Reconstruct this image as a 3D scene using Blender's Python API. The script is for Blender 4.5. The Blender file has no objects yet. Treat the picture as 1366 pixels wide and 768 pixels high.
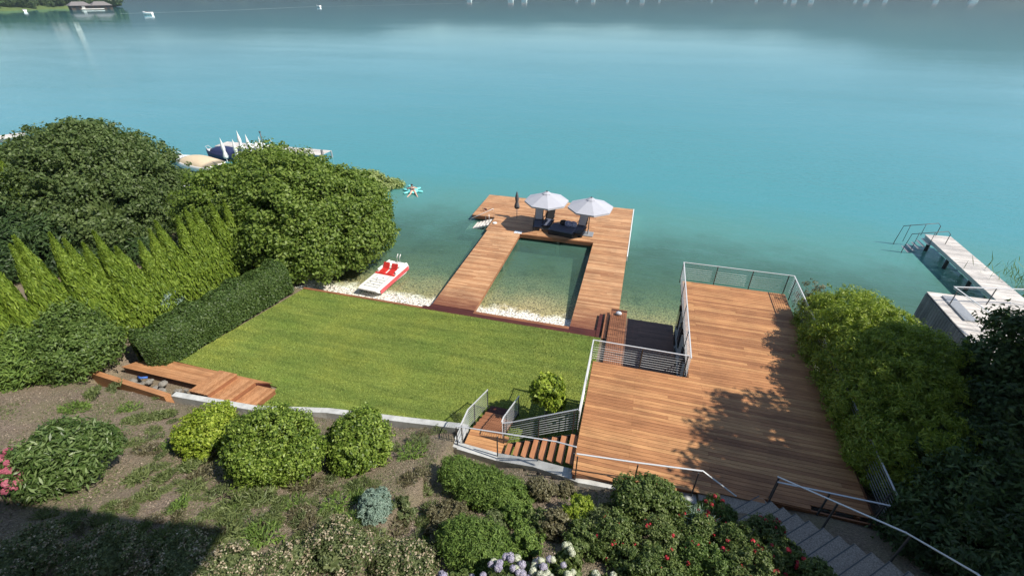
import bpy, math, random
import numpy as np
from mathutils import Vector, Matrix
random.seed(7)
RNG = np.random.default_rng(11)
S = bpy.context.scene
COL = S.collection
R = math.radians

# ------------------------------------------------------------------ camera
F, W0, H0 = 620.0, 1366.0, 768.0
YAW, PITCH, CZ = R(-15.4), math.atan(392/620), 15.8
FW = Vector((math.sin(YAW)*math.cos(PITCH), math.cos(YAW)*math.cos(PITCH), -math.sin(PITCH)))
RT = Vector((math.cos(YAW), -math.sin(YAW), 0)); UP = RT.cross(FW)
cam = bpy.data.objects.new('camera', bpy.data.cameras.new('camera')); COL.objects.link(cam)
cam.matrix_world = Matrix(((RT.x, UP.x, -FW.x, 0), (RT.y, UP.y, -FW.y, 0), (RT.z, UP.z, -FW.z, CZ), (0, 0, 0, 1)))
cam.data.sensor_width = 36; cam.data.lens = F/W0*36; cam.data.clip_end = 9000; cam.data.clip_start = .1
S.camera = cam
def at(px, py, z):
    """point of the place at height z seen at that spot of the photo"""
    d = FW + RT*((px-W0/2)/F) - UP*((py-H0/2)/F)
    return Vector((0, 0, CZ)) + d*((z-CZ)/d.z)

# ------------------------------------------------------------------ light
SUN = Vector((.88, -.09, 1)).normalized()
sd = bpy.data.lights.new('sun', 'SUN'); sd.energy = 5.0; sd.angle = R(.5); sd.color = (1, .93, .82)
so = bpy.data.objects.new('sun', sd); COL.objects.link(so)
so.rotation_euler = SUN.to_track_quat('Z', 'Y').to_euler(); so.location = (0, 0, 60)
w = bpy.data.worlds.new('World'); S.world = w; w.use_nodes = True
nt = w.node_tree; bg = nt.nodes['Background']; bg.inputs[1].default_value = .1
sk = nt.nodes.new('ShaderNodeTexSky'); sk.sky_type = 'NISHITA'; sk.sun_disc = False
sk.sun_elevation = math.asin(SUN.z); sk.sun_rotation = math.atan2(SUN.x, SUN.y); sk.altitude = 450
sk.air_density = 1.0; sk.dust_density = .25; sk.ozone_density = 1.2
nt.links.new(sk.outputs[0], bg.inputs[0])
S.view_settings.view_transform = 'Standard'; S.view_settings.look = 'None'
S.view_settings.exposure = .42; S.view_settings.gamma = 1
S.render.engine = 'CYCLES'; S.cycles.max_bounces = 6; S.cycles.transparent_max_bounces = 12

# ------------------------------------------------------------------ materials
class NB:
    def __init__(s, name):
        s.m = bpy.data.materials.new(name); s.m.use_nodes = True; s.t = s.m.node_tree
        s.b = s.t.nodes['Principled BSDF']; s.out = s.t.nodes['Material Output']
    def n(s, typ, **kw):
        x = s.t.nodes.new('ShaderNode'+typ)
        for k, v in kw.items(): setattr(x, k, v)
        return x
    def l(s, a, b): s.t.links.new(a, b)
    def pos(s, scale=(1, 1, 1), rot=(0, 0, 0)):
        g = s.n('NewGeometry'); mp = s.n('Mapping'); mp.inputs['Scale'].default_value = scale
        mp.inputs['Rotation'].default_value = rot
        s.l(g.outputs['Position'], mp.inputs['Vector']); return mp.outputs[0]
    def noise(s, vec, scale, detail=4, rough=.55):
        x = s.n('TexNoise'); x.inputs['Scale'].default_value = scale; x.inputs['Detail'].default_value = detail
        x.inputs['Roughness'].default_value = rough
        if vec is not None: s.l(vec, x.inputs['Vector'])
        return x.outputs['Fac']
    def ramp(s, fac, stops, interp='LINEAR'):
        x = s.n('ValToRGB'); x.color_ramp.interpolation = interp
        e = x.color_ramp.elements
        while len(e) < len(stops): e.new(.5)
        for i, (p, c) in enumerate(stops):
            e[i].position = p; e[i].color = tuple(c)+(1,) if len(c) == 3 else c
        s.l(fac, x.inputs[0]); return x.outputs[0]
    def rampv(s, fac, stops): return s.ramp(fac, [(p, (v, v, v)) for p, v in stops])
    def mix(s, fac, a, b, mode='MIX'):
        x = s.n('Mix', data_type='RGBA', blend_type=mode)
        for i, v in ((0, fac), (6, a), (7, b)):
            if hasattr(v, 'is_linked') or isinstance(v, bpy.types.NodeSocket): s.l(v, x.inputs[i])
            elif i == 0: x.inputs[0].default_value = v
            else: x.inputs[i].default_value = tuple(v)+(1,)
        return x.outputs[2]
    def math(s, op, a, b=0.0, c=None, clamp=False):
        x = s.n('Math', operation=op, use_clamp=clamp)
        for i, v in enumerate((a, b, c)):
            if v is None: continue
            if isinstance(v, bpy.types.NodeSocket): s.l(v, x.inputs[i])
            else: x.inputs[i].default_value = v
        return x.outputs[0]
    def bump(s, h, strength=.5, dist=.02, normal=None):
        x = s.n('Bump'); x.inputs['Strength'].default_value = strength; x.inputs['Distance'].default_value = dist
        s.l(h, x.inputs['Height']); return x.outputs[0]
    def xyz(s):
        g = s.n('NewGeometry'); q = s.n('SeparateXYZ'); s.l(g.outputs['Position'], q.inputs[0]); return q.outputs
    def rnd(s):
        return s.n('NewGeometry').outputs['Random Per Island']

def plain(name, col, rough=.5, metal=0., var=.12, nscale=6, bump=0., spec=.5):
    b = NB(name); f = b.noise(b.pos(), nscale, 6, .6)
    c = b.ramp(f, [(.3, [x*(1-var) for x in col]), (.7, [min(1, x*(1+var)) for x in col])])
    b.l(c, b.b.inputs['Base Color']); b.b.inputs['Roughness'].default_value = rough
    b.b.inputs['Metallic'].default_value = metal; b.b.inputs['Specular IOR Level'].default_value = spec
    if bump: b.l(b.bump(b.noise(b.pos(), nscale*8, 4), bump, .01), b.b.inputs['Normal'])
    return b.m

def wood(name, ca, cb, cc, axis='x', wet=None, rough=.55, island=True):
    """boards: tone differs from board to board, grain runs along the board"""
    b = NB(name)
    sc = {'x': (.6, 14, 14), 'y': (14, .6, 14), 'd': (9, 3, 14)}[axis]
    grain = b.noise(b.pos(sc), 2.2, 6, .65)
    rows = {'x': (.12, 1.3, 1), 'y': (1.3, .12, 1), 'd': (.7, .7, 1)}[axis]
    big = b.noise(b.pos(rows), 1.6, 3, .6)
    t = b.math('ADD', b.math('MULTIPLY', b.rnd(), .48), b.math('MULTIPLY', big, .52))
    c = b.ramp(t, [(.18, ca), (.45, cb), (.78, cc)])
    g = b.ramp(grain, [(.3, (.66, .60, .56)), (.62, (1.1, 1.1, 1.1))])
    c = b.mix(1., c, g, 'MULTIPLY')
    blot = b.ramp(b.noise(b.pos((1, 1, 1)), .9, 5, .6), [(.35, (.80, .79, .79)), (.65, (1.08, 1.06, 1.04))])
    c = b.mix(1., c, blot, 'MULTIPLY')
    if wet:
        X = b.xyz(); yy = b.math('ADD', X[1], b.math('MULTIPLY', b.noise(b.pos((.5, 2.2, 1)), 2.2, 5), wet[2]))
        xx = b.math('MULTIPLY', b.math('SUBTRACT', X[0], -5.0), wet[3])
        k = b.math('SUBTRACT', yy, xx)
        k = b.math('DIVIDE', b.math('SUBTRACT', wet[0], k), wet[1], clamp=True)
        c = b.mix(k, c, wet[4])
    b.l(c, b.b.inputs['Base Color']); b.b.inputs['Roughness'].default_value = rough
    b.b.inputs['Specular IOR Level'].default_value = .35
    b.l(b.bump(grain, .35, .004), b.b.inputs['Normal'])
    return b.m

def leafmat(name, ca, cb, cc, trans=.35, rough=.5, nscale=.7, spec=.35):
    b = NB(name)
    t = b.math('ADD', b.math('MULTIPLY', b.rnd(), .62), b.math('MULTIPLY', b.noise(b.pos(), nscale, 3), .38))
    c = b.ramp(t, [(.15, ca), (.5, cb), (.85, cc)])
    b.l(c, b.b.inputs['Base Color']); b.b.inputs['Roughness'].default_value = rough
    b.b.inputs['Specular IOR Level'].default_value = spec
    tr = b.n('BsdfTranslucent'); hs = b.mix(1., c, (1.1, 1.25, .55), 'MULTIPLY'); b.l(hs, tr.inputs[0])
    ms = b.n('MixShader'); ms.inputs[0].default_value = trans
    b.l(b.b.outputs[0], ms.inputs[1]); b.l(tr.outputs[0], ms.inputs[2]); b.l(ms.outputs[0], b.out.inputs[0])
    return b.m

M = {}
M['deck'] = wood('deck_wood', (.31, .14, .064), (.45, .22, .10), (.58, .32, .145), 'x')
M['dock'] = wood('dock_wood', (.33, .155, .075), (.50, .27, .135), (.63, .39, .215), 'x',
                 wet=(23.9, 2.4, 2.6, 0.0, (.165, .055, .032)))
M['darkred'] = wood('wet_red_wood', (.045, .012, .010), (.075, .02, .016), (.12, .038, .028), 'x')
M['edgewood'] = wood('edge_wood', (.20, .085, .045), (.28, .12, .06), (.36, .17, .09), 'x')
M['shadedeck'] = wood('shaded_landing_wood', (.13, .075, .055), (.18, .10, .075), (.24, .14, .10), 'x')  # landing wood with the deck's shadow put into its tone
M['tread'] = wood('tread_wood', (.30, .12, .06), (.40, .18, .09), (.50, .25, .13), 'y')
M['bench'] = wood('bench_wood', (.31, .15, .065), (.42, .21, .10), (.52, .28, .14), 'x')
M['benchd'] = wood('bench_step_wood', (.31, .15, .065), (.42, .21, .10), (.52, .28, .14), 'd')
M['greywood'] = wood('weathered_wood', (.50, .49, .47), (.66, .64, .61), (.80, .78, .74), 'x')
M['greywoody'] = wood('weathered_cladding', (.10, .115, .14), (.14, .155, .18), (.19, .205, .23), 'd')
M['steel'] = plain('brushed_steel', (.64, .65, .66), .4, .15, .04, 20)
M['steelbar'] = plain('satin_steel_bar', (.52, .54, .56), .4, .25, .05, 20)
M['post'] = plain('dark_steel', (.10, .105, .11), .5, .5, .1, 10)
M['galv'] = plain('galvanised_steel', (.42, .43, .44), .45, .5, .1, 12)
M['concrete'] = plain('concrete', (.47, .48, .47), .85, 0, .22, 3, .4)
M['greywall'] = plain('grey_render', (.30, .31, .32), .8, 0, .08, 2, .2)
M['black'] = plain('black_metal', (.015, .015, .017), .45, 0, .1)
M['wicker'] = plain('black_wicker', (.018, .018, .022), .6, 0, .3, 40, .5)
M['canopy'] = plain('grey_canvas', (.43, .44, .49), .8, 0, .04, 3, .1)
M['darkcanvas'] = plain('dark_canvas', (.10, .10, .11), .85, 0, .2, 12, .3)
M['cushion'] = plain('slate_cushion', (.085, .10, .15), .9, 0, .1, 20, .3)
M['towel'] = plain('pale_towel', (.62, .65, .70), .95, 0, .08, 20, .4)
M['pattern'] = NB('patterned_fabric')
def _pat():
    b = M['pattern']; v = b.n('TexVoronoi'); v.inputs['Scale'].default_value = 9; b.l(b.pos(), v.inputs['Vector'])
    c = b.ramp(v.outputs['Distance'], [(.25, (.10, .14, .34)), (.35, (.45, .48, .62)), (.6, (.16, .2, .4))], 'CONSTANT')
    b.l(c, b.b.inputs['Base Color']); b.b.inputs['Roughness'].default_value = .9; return b.m
M['pattern'] = _pat()
M['white'] = plain('white_gelcoat', (.80, .80, .78), .3, 0, .04, 5)
M['worn'] = plain('worn_white_deck', (.76, .75, .70), .5, 0, .10, 14)
M['red'] = plain('red_plastic', (.55, .035, .03), .35, 0, .12, 5)
M['redfade'] = plain('faded_red_plastic', (.58, .09, .10), .45, 0, .15, 5)
M['navy'] = plain('navy_cover', (.02, .03, .09), .6, 0, .1)
M['bluecover'] = plain('blue_cover', (.05, .14, .45), .6, 0, .2)
M['beige'] = plain('beige_tarp', (.62, .50, .34), .8, 0, .06, 2, .2)
M['parasol'] = plain('white_canvas', (.80, .82, .80), .8, 0, .05, 8, .3)
M['aqua'] = plain('aqua_vinyl', (.20, .68, .66), .3, 0, .05)
M['skin'] = plain('skin', (.60, .38, .29), .5, 0, .06, 8)
M['hair'] = plain('dark_hair', (.03, .018, .012), .6)
M['swim'] = plain('dark_swimwear', (.02, .015, .02), .7)
M['bark'] = plain('bark', (.10, .075, .055), .9, 0, .35, 9, .8)
M['twig'] = plain('dry_twig', (.22, .16, .12), .9, 0, .3, 20)
M['roof'] = plain('grey_tile_roof', (.20, .185, .18), .85, 0, .15, 1)
M['darkwood'] = plain('dark_boathouse_wood', (.06, .045, .035), .8, 0, .3, 1)
M['render'] = plain('white_render', (.62, .60, .55), .85, 0, .05, .5)
M['redroof'] = plain('brown_tile_roof', (.25, .11, .08), .85, 0, .2, .5)
M['glass'] = plain('window_glass', (.03, .04, .05), .08, 0, .05)
M['rock'] = plain('rock', (.21, .195, .17), .9, 0, .35, 7, 1.)
M['foam'] = plain('foam', (.55, .66, .68), .7, 0, .3, .2)
def _granite():
    b = NB('granite'); f = b.noise(b.pos(), 32, 3, .85); v = b.n('TexVoronoi'); v.inputs['Scale'].default_value = 70; b.l(b.pos(), v.inputs['Vector'])
    c = b.ramp(f, [(.38, (.14, .14, .14)), (.5, (.40, .40, .39)), (.62, (.75, .74, .72))])
    c = b.mix(.5, c, b.ramp(v.outputs['Distance'], [(.1, (.08, .08, .08)), (.5, (.42, .42, .43))])); c = b.mix(1., c, (.80, .70, .60), 'MULTIPLY')
    b.l(c, b.b.inputs['Base Color']); b.b.inputs['Roughness'].default_value = .8
    b.l(b.bump(f, .5, .01), b.b.inputs['Normal']); return b.m
M['granite'] = _granite()

M['f_alder'] = leafmat('alder_leaves', (.055, .09, .026), (.105, .155, .045), (.185, .245, .09), .38)
M['f_beech'] = leafmat('broadleaf_leaves', (.075, .125, .02), (.15, .225, .036), (.27, .35, .08), .38)
M['f_thuja'] = leafmat('thuja_sprays', (.09, .155, .016), (.16, .24, .024), (.25, .34, .045), .25, .6)
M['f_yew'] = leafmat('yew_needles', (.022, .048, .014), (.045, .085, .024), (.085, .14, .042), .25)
M['f_hedge'] = leafmat('hedge_leaves', (.035, .07, .016), (.07, .12, .028), (.125, .19, .05), .3)
M['f_laurel'] = leafmat('bright_shrub_leaves', (.045, .09, .012), (.15, .23, .03), (.36, .46, .10), .28, .45, spec=.35)
M['f_laurel2'] = leafmat('yellow_shrub_leaves', (.10, .16, .014), (.24, .33, .03), (.46, .53, .09), .3)
M['f_juniper'] = leafmat('juniper_sprays', (.06, .11, .02), (.115, .19, .034), (.20, .29, .06), .2, .6)
M['f_blue'] = leafmat('blue_grey_needles', (.13, .20, .16), (.22, .31, .25), (.33, .43, .36), .15, .6)
M['f_olive'] = leafmat('olive_leaves', (.06, .085, .03), (.115, .15, .055), (.20, .23, .10), .25)
M['f_brown'] = leafmat('brownish_leaves', (.07, .055, .03), (.13, .12, .06), (.25, .24, .14), .2)
M['f_litter'] = leafmat('bark_litter', (.09, .065, .045), (.20, .15, .11), (.38, .31, .24), .05)
M['f_rhodo'] = leafmat('lance_leaves', (.045, .085, .02), (.09, .15, .036), (.20, .27, .10), .25, .42, spec=.4)
M['f_rose'] = leafmat('rose_leaves', (.045, .085, .018), (.105, .155, .038), (.23, .29, .10), .3)
M['f_rose2'] = leafmat('rose_leaves_olive', (.05, .085, .02), (.12, .17, .045), (.24, .28, .11), .3)
M['f_mid'] = leafmat('mid_green_leaves', (.055, .10, .022), (.10, .165, .036), (.19, .27, .07), .3)
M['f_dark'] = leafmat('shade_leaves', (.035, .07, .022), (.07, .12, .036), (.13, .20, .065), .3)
M['f_bamboo'] = leafmat('bamboo_leaves', (.11, .17, .018), (.24, .32, .036), (.40, .47, .075), .3)
M['f_tuft'] = leafmat('ground_cover_blades', (.07, .10, .03), (.14, .18, .06), (.25, .29, .12), .3)
M['f_grass'] = leafmat('lawn_blades', (.13, .19, .022), (.20, .28, .04), (.29, .37, .07), .3, .6)
M['f_weed'] = leafmat('pale_willow_leaves', (.20, .26, .08), (.32, .38, .14), (.45, .50, .22), .3)
M['f_far'] = leafmat('far_wood_leaves', (.03, .055, .018), (.055, .09, .03), (.10, .15, .05), .15, nscale=.05)
M['p_red'] = plain('red_petals', (.42, .02, .035), .6, 0, .3, 30)
M['p_pink'] = plain('pink_petals', (.34, .09, .13), .6, 0, .2, 30)
M['p_white'] = leafmat('white_petals', (.45, .50, .34), (.62, .64, .52), (.78, .78, .72), .15, nscale=2)
M['p_lilac'] = leafmat('lilac_petals', (.28, .26, .40), (.44, .41, .54), (.64, .62, .66), .15, nscale=2)
M['p_cream'] = leafmat('cream_blossom', (.22, .17, .11), (.36, .30, .20), (.52, .46, .34), .1)

# ------------------------------------------------------------------ object helpers
def tag(o, label=None, cat=None, group=None, kind=None):
    if label: o['label'] = label
    if cat: o['category'] = cat
    if group: o['group'] = group
    if kind: o['kind'] = kind
    return o
def thing(name, label, cat, loc=(0, 0, 0), group=None):
    o = bpy.data.objects.new(name, None); COL.objects.link(o); o.location = loc; o.empty_display_size = .3
    return tag(o, label, cat, group)
def wloc(o):
    v = Vector((0, 0, 0))
    while o is not None: v = v+o.location; o = o.parent
    return v
def link(name, me, mat, parent=None):
    o = bpy.data.objects.new(name, me); COL.objects.link(o); me.name = name
    for m in (mat if isinstance(mat, (list, tuple)) else [mat]): me.materials.append(m)
    if parent is not None: o.parent = parent
    return o
def copy_tree(o, parent=None):
    c = o.copy(); COL.objects.link(c); c.parent = parent
    for ch in list(o.children): copy_tree(ch, c)
    return c

class MB:
    def __init__(s): s.v = []; s.f = []; s.mi = []; s.cm = 0
    def add(s, vs, fs):
        n = len(s.v); s.v += [tuple(v) for v in vs]; s.f += [tuple(n+i for i in f) for f in fs]; s.mi += [s.cm]*len(fs); return s
    def box(s, x0, y0, z0, x1, y1, z1):
        return s.hexa([(x0, y0), (x1, y0), (x1, y1), (x0, y1)], z0, z1)
    def hexa(s, quad, z0, z1):
        n = len(quad)
        z0 = z0 if hasattr(z0, '__len__') else [z0]*n; z1 = z1 if hasattr(z1, '__len__') else [z1]*n
        vs = [(q[0], q[1], z0[i]) for i, q in enumerate(quad)]+[(q[0], q[1], z1[i]) for i, q in enumerate(quad)]
        fs = [tuple(range(n))[::-1], tuple(range(n, 2*n))]+[(i, (i+1) % n, n+(i+1) % n, n+i) for i in range(n)]
        return s.add(vs, fs)
    def bar(s, a, b, w, h, up=(0, 0, 1)):
        a = Vector(a); b = Vector(b); d = (b-a).normalized(); u = Vector(up)
        if abs(d.dot(u)) > .98: u = Vector((0, 1, 0))
        r = d.cross(u).normalized()*w/2; q = r.cross(d).normalized()*h/2
        vs = [a-r-q, a+r-q, a+r+q, a-r+q, b-r-q, b+r-q, b+r+q, b-r+q]
        return s.add(vs, [(3, 2, 1, 0), (4, 5, 6, 7), (0, 1, 5, 4), (1, 2, 6, 5), (2, 3, 7, 6), (3, 0, 4, 7)])
    def tube(s, pts, rad, n=8, cap=True):
        pts = [Vector(p) for p in pts]; rad = rad if hasattr(rad, '__len__') else [rad]*len(pts)
        vs = []; N = len(pts)
        for i, p in enumerate(pts):
            d = (pts[min(i+1, N-1)]-pts[max(i-1, 0)]).normalized()
            u = Vector((0, 0, 1)) if abs(d.z) < .95 else Vector((0, 1, 0))
            a = d.cross(u).normalized(); b = a.cross(d)
            for k in range(n):
                t = 2*math.pi*k/n; vs.append(p+(a*math.cos(t)+b*math.sin(t))*rad[i])
        fs = [(i*n+k, i*n+(k+1) % n, (i+1)*n+(k+1) % n, (i+1)*n+k) for i in range(N-1) for k in range(n)]
        if cap: fs += [tuple(range(n))[::-1], tuple(range((N-1)*n, N*n))]
        return s.add(vs, fs)
    def lathe(s, prof, c=(0, 0, 0), n=16, sx=1, sy=1):
        vs = [(c[0]+r*math.cos(2*math.pi*k/n)*sx, c[1]+r*math.sin(2*math.pi*k/n)*sy, c[2]+z) for r, z in prof for k in range(n)]
        fs = [(i*n+k, i*n+(k+1) % n, (i+1)*n+(k+1) % n, (i+1)*n+k) for i in range(len(prof)-1) for k in range(n)]
        return s.add(vs, fs)
    def ball(s, c, r, n=10, m=7):
        r = r if hasattr(r, '__len__') else (r, r, r)
        vs = []; fs = []
        for i in range(m+1):
            th = math.pi*i/m
            for k in range(n):
                ph = 2*math.pi*k/n; vs.append((c[0]+r[0]*math.sin(th)*math.cos(ph), c[1]+r[1]*math.sin(th)*math.sin(ph), c[2]-r[2]*math.cos(th)))
        for i in range(m):
            for k in range(n): fs.append((i*n+k, i*n+(k+1) % n, (i+1)*n+(k+1) % n, (i+1)*n+k))
        return s.add(vs, fs)
    def build(s, name, mat, parent=None, smooth=False, bevel=0):
        me = bpy.data.meshes.new(name)
        o = Vector((0, 0, 0)) if parent is None else wloc(parent)
        me.from_pydata([(v[0]-o.x, v[1]-o.y, v[2]-o.z) for v in s.v], [], s.f)
        if any(s.mi): me.polygons.foreach_set('material_index', s.mi)
        if smooth: me.polygons.foreach_set('use_smooth', [True]*len(s.f))
        me.update(); ob = link(name, me, mat, parent)
        if bevel:
            b = ob.modifiers.new('bevel', 'BEVEL'); b.width = bevel; b.segments = 2; b.limit_method = 'ANGLE'
        return ob

# ------------------------------------------------------------------ foliage
def nrm(a): return a/np.maximum(np.linalg.norm(a, axis=1, keepdims=True), 1e-9)
def leaves(P, N, L, Wd, rng, T=None, fold=.15):
    n = len(P); N = nrm(N)
    if T is None: T = rng.normal(size=(n, 3))
    T = T-N*np.sum(T*N, 1, keepdims=True); T = nrm(T); B = np.cross(N, T)
    k = rng.uniform(.7, 1.35, (n, 1)); L = L*k; Wd = Wd*k
    v = np.empty((n, 4, 3)); v[:, 0] = P-T*L*.5; v[:, 1] = P+B*Wd*.5+N*fold*Wd-T*L*.05
    v[:, 2] = P+T*L*.5; v[:, 3] = P-B*Wd*.5+N*fold*Wd-T*L*.05
    return v
def clumps(rng, ells, nclump, cr, per, zmin=-.55, inner=.80, outer=1.04, out=.55, jit=.55, up=.25, flat=.75):
    """ells: (cx,cy,cz,rx,ry,rz); returns leaf positions and normals gathered in clumps over the crown"""
    E = np.array(ells, float); area = (E[:, 3]*E[:, 4]+E[:, 3]*E[:, 5]+E[:, 4]*E[:, 5]); pr = area/area.sum()
    Pc = []; Nc = []
    while len(Pc) < nclump:
        i = rng.choice(len(E), p=pr); d = rng.normal(size=3); d /= np.linalg.norm(d)
        if d[2] < zmin: continue
        r = rng.uniform(inner, outer); p = E[i, :3]+d*E[i, 3:]*r
        bad = False
        for j in range(len(E)):
            if j != i and (((p-E[j, :3])/E[j, 3:])**2).sum() < .72: bad = True; break
        if bad: continue
        nn = d/E[i, 3:]; Pc.append(p); Nc.append(nn/np.linalg.norm(nn))
    Pc = np.repeat(np.array(Pc), per, 0); Nc = np.repeat(np.array(Nc), per, 0)
    crs = np.repeat(rng.uniform(.55, 1.4, (nclump, 1)), per, 0)*cr
    d = nrm(rng.normal(size=Pc.shape)); rr = rng.uniform(0, 1, (len(Pc), 1))**.45
    P = Pc+d*rr*crs*np.array([1, 1, flat])
    N = nrm(out*Nc+.45*d+jit*rng.normal(size=P.shape)+np.array([0, 0, up]))
    return P, N
def corefaces(ells, k=.74, n=14, m=9, rng=RNG):
    out = []
    for (x, y, z, a, b, c) in ells:
        n, m = max(n, 30, int(max(a, b)*16)), max(m, 20, int(c*12)); n = min(n, 90); m = min(m, 60)
        J = 1+.09*rng.normal(size=(m+1, n)); J[0] = 1; J[m] = 1
        th = np.pi*np.arange(m+1)[:, None]/m; ph = 2*np.pi*np.arange(n)[None, :]/n
        g = np.stack([x+a*k*J*np.sin(th)*np.cos(ph), y+b*k*J*np.sin(th)*np.sin(ph), z+c*k*J*np.cos(th)], -1)
        g2 = np.roll(g, -1, axis=1)
        out.append(np.stack([g[:-1], g[1:], g2[1:], g2[:-1]], 2).reshape(-1, 4, 3))
    return np.concatenate(out)
def quadmesh(name, V, mat, parent=None):
    o = np.array(wloc(parent)) if parent is not None else np.zeros(3)
    V = V.reshape(-1, 3)-o; n = len(V)//4
    me = bpy.data.meshes.new(name); me.vertices.add(len(V)); me.vertices.foreach_set('co', V.astype(np.float32).ravel())
    me.loops.add(len(V)); me.loops.foreach_set('vertex_index', np.arange(len(V), dtype=np.int32))
    me.polygons.add(n); me.polygons.foreach_set('loop_start', np.arange(0, 4*n, 4, dtype=np.int32))
    try: me.polygons.foreach_set('loop_total', np.full(n, 4, dtype=np.int32))
    except Exception: pass
    me.update(calc_edges=True); return link(name, me, mat, parent)
def bush_mesh(ells, mat, nclump, cr, per, L, Wd, parent, name='foliage', seed=1, core=.74, **kw):
    rng = np.random.default_rng(seed); P, N = clumps(rng, ells, nclump, cr, per, **kw)
    P2, N2 = clumps(rng, [(e[0], e[1], e[2], e[3]*.8, e[4]*.8, e[5]*.8) for e in ells], max(8, nclump//3), cr*1.3, per, **kw)
    k3 = dict(kw); k3.update(inner=1.03, outer=1.17); P3, N3 = clumps(rng, ells, max(6, nclump//4), cr*.42, max(6, per//5), **k3)
    P = np.concatenate([P, P2, P3]); N = np.concatenate([N, N2, N3]); core = core*.80
    V = leaves(P, N, L, Wd, rng)
    if core: V = np.concatenate([V, corefaces(ells, core, rng=rng)])
    return quadmesh(name, V, mat, parent)
def trunk(parent, base, top, r, limbs=(), name='trunk'):
    m = MB(); base = Vector(base); top = Vector(top); mid = base.lerp(top, .5)+Vector((.08*r*8, -.05, 0))
    m.tube([base, mid, top], [r, r*.75, r*.4], 8)
    for e in limbs:
        e = Vector(e); st = base.lerp(top, random.uniform(.35, .75))
        m.tube([st, st.lerp(e, .5)+Vector((0, 0, .15)), e], [r*.5, r*.32, r*.1], 6)
    return m.build(name, M['bark'], parent, True)

# ------------------------------------------------------------------ terrain
def interp(x, pts):
    if x <= pts[0][0]: return pts[0][1]
    for (a, u), (b, v) in zip(pts, pts[1:]):
        if x <= b: return u+(v-u)*(x-a)/(b-a)
    return pts[-1][1]
WY = [(-24, 9.7), (-17.3, 9.72), (-13.7, 9.95), (-10.65, 10.55), (-7.2, 10.8), (-5.0, 10.9), (-4.95, 10.0), (-4.5, 10.0), (-2.2, 9.6), (-.4, 8.95), (3.0, 9.2), (5, 9.6), (9, 9.7)]
WZ = [(-24, 1.35), (-17.3, 1.45), (-13.7, 1.5), (-7.2, 1.75), (-5.2, 1.95), (-4.5, 2.1), (-3.4, 2.15), (-.5, 3.4), (3, 3.5), (8, 3.55)]
def shore(x): return interp(x, [(-60, 31), (-27, 29), (-24, 26), (-19.5, 21.6), (-17, 21.3), (0, 21.7), (3, 22), (8, 21.4), (14, 22.5), (16, 23), (22, 24.5), (30, 31), (60, 36)])
def G(x, y):
    wy = interp(x, WY); sh = shore(x)
    if y < wy:
        z = interp(x, WZ)-.1+.46*(wy-y)
        if y < -1: z -= .2*(-1-y)*.5
        return z+.05*math.sin(x*1.7+y)*math.sin(y*2.1)
    land = .82
    if x > 7.8: land = max(.5, 3.5-(y-9.7)*.28)
    if x < -22: land = max(.9, 1.35-(y-9.7)*.05)
    if y < sh-2.1: return land
    if y < sh:
        return land+(0-land)*(y-(sh-2.1))/2.1 if not (-19 < x < 4) else (.82 if y < 19.5 else .22*(sh-y)/(sh-19.5))
    return max(-7, -.115*(y-sh))
def axis(lo, hi, step, ext):
    a = list(np.arange(lo, hi+1e-6, step)); return [lo-e for e in ext[::-1]]+a+[hi+e for e in ext]
xs = axis(-34, 27, .25, [3, 8, 20, 60, 200, 900]); ys = [-900, -200, -60, -25, -12, -6]+list(np.arange(-3, 30, .2))+[31, 33, 36, 40, 50, 70, 120]
mg = MB(); nx = len(xs)
vs = [(x, y, G(x, y)) for y in ys for x in xs]
fs = []; mi = []
for j in range(len(ys)-1):
    for i in range(nx-1):
        fs.append((j*nx+i, j*nx+i+1, (j+1)*nx+i+1, (j+1)*nx+i))
        cx, cy = (xs[i]+xs[i+1])/2, (ys[j]+ys[j+1])/2
        mi.append(1 if (cy > 19.35 and (cx > -19 or cy > shore(cx)-1.2)) else 0)
mg.v = vs; mg.f = fs; mg.mi = mi
def _soil():
    b = NB('brown_soil'); p = b.pos()
    a = b.noise(p, .8, 6, .6); f = b.noise(p, 14, 8, .75)
    v = b.n('TexVoronoi'); v.inputs['Scale'].default_value = 22; b.l(p, v.inputs['Vector'])
    c = b.ramp(f, [(.30, (.09, .065, .048)), (.5, (.21, .16, .12)), (.72, (.38, .30, .23))])
    c = b.mix(b.rampv(a, [(.35, .0), (.65, .75)]), c, b.mix(f, (.12, .11, .05), (.25, .22, .13)))
    c = b.mix(b.rampv(v.outputs['Distance'], [(.05, .6), (.22, 0)]), c, (.36, .30, .24))
    b.l(c, b.b.inputs['Base Color']); b.b.inputs['Roughness'].default_value = .95
    b.l(b.bump(b.math('ADD', f, v.outputs['Distance']), .9, .04), b.b.inputs['Normal']); return b.m
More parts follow.
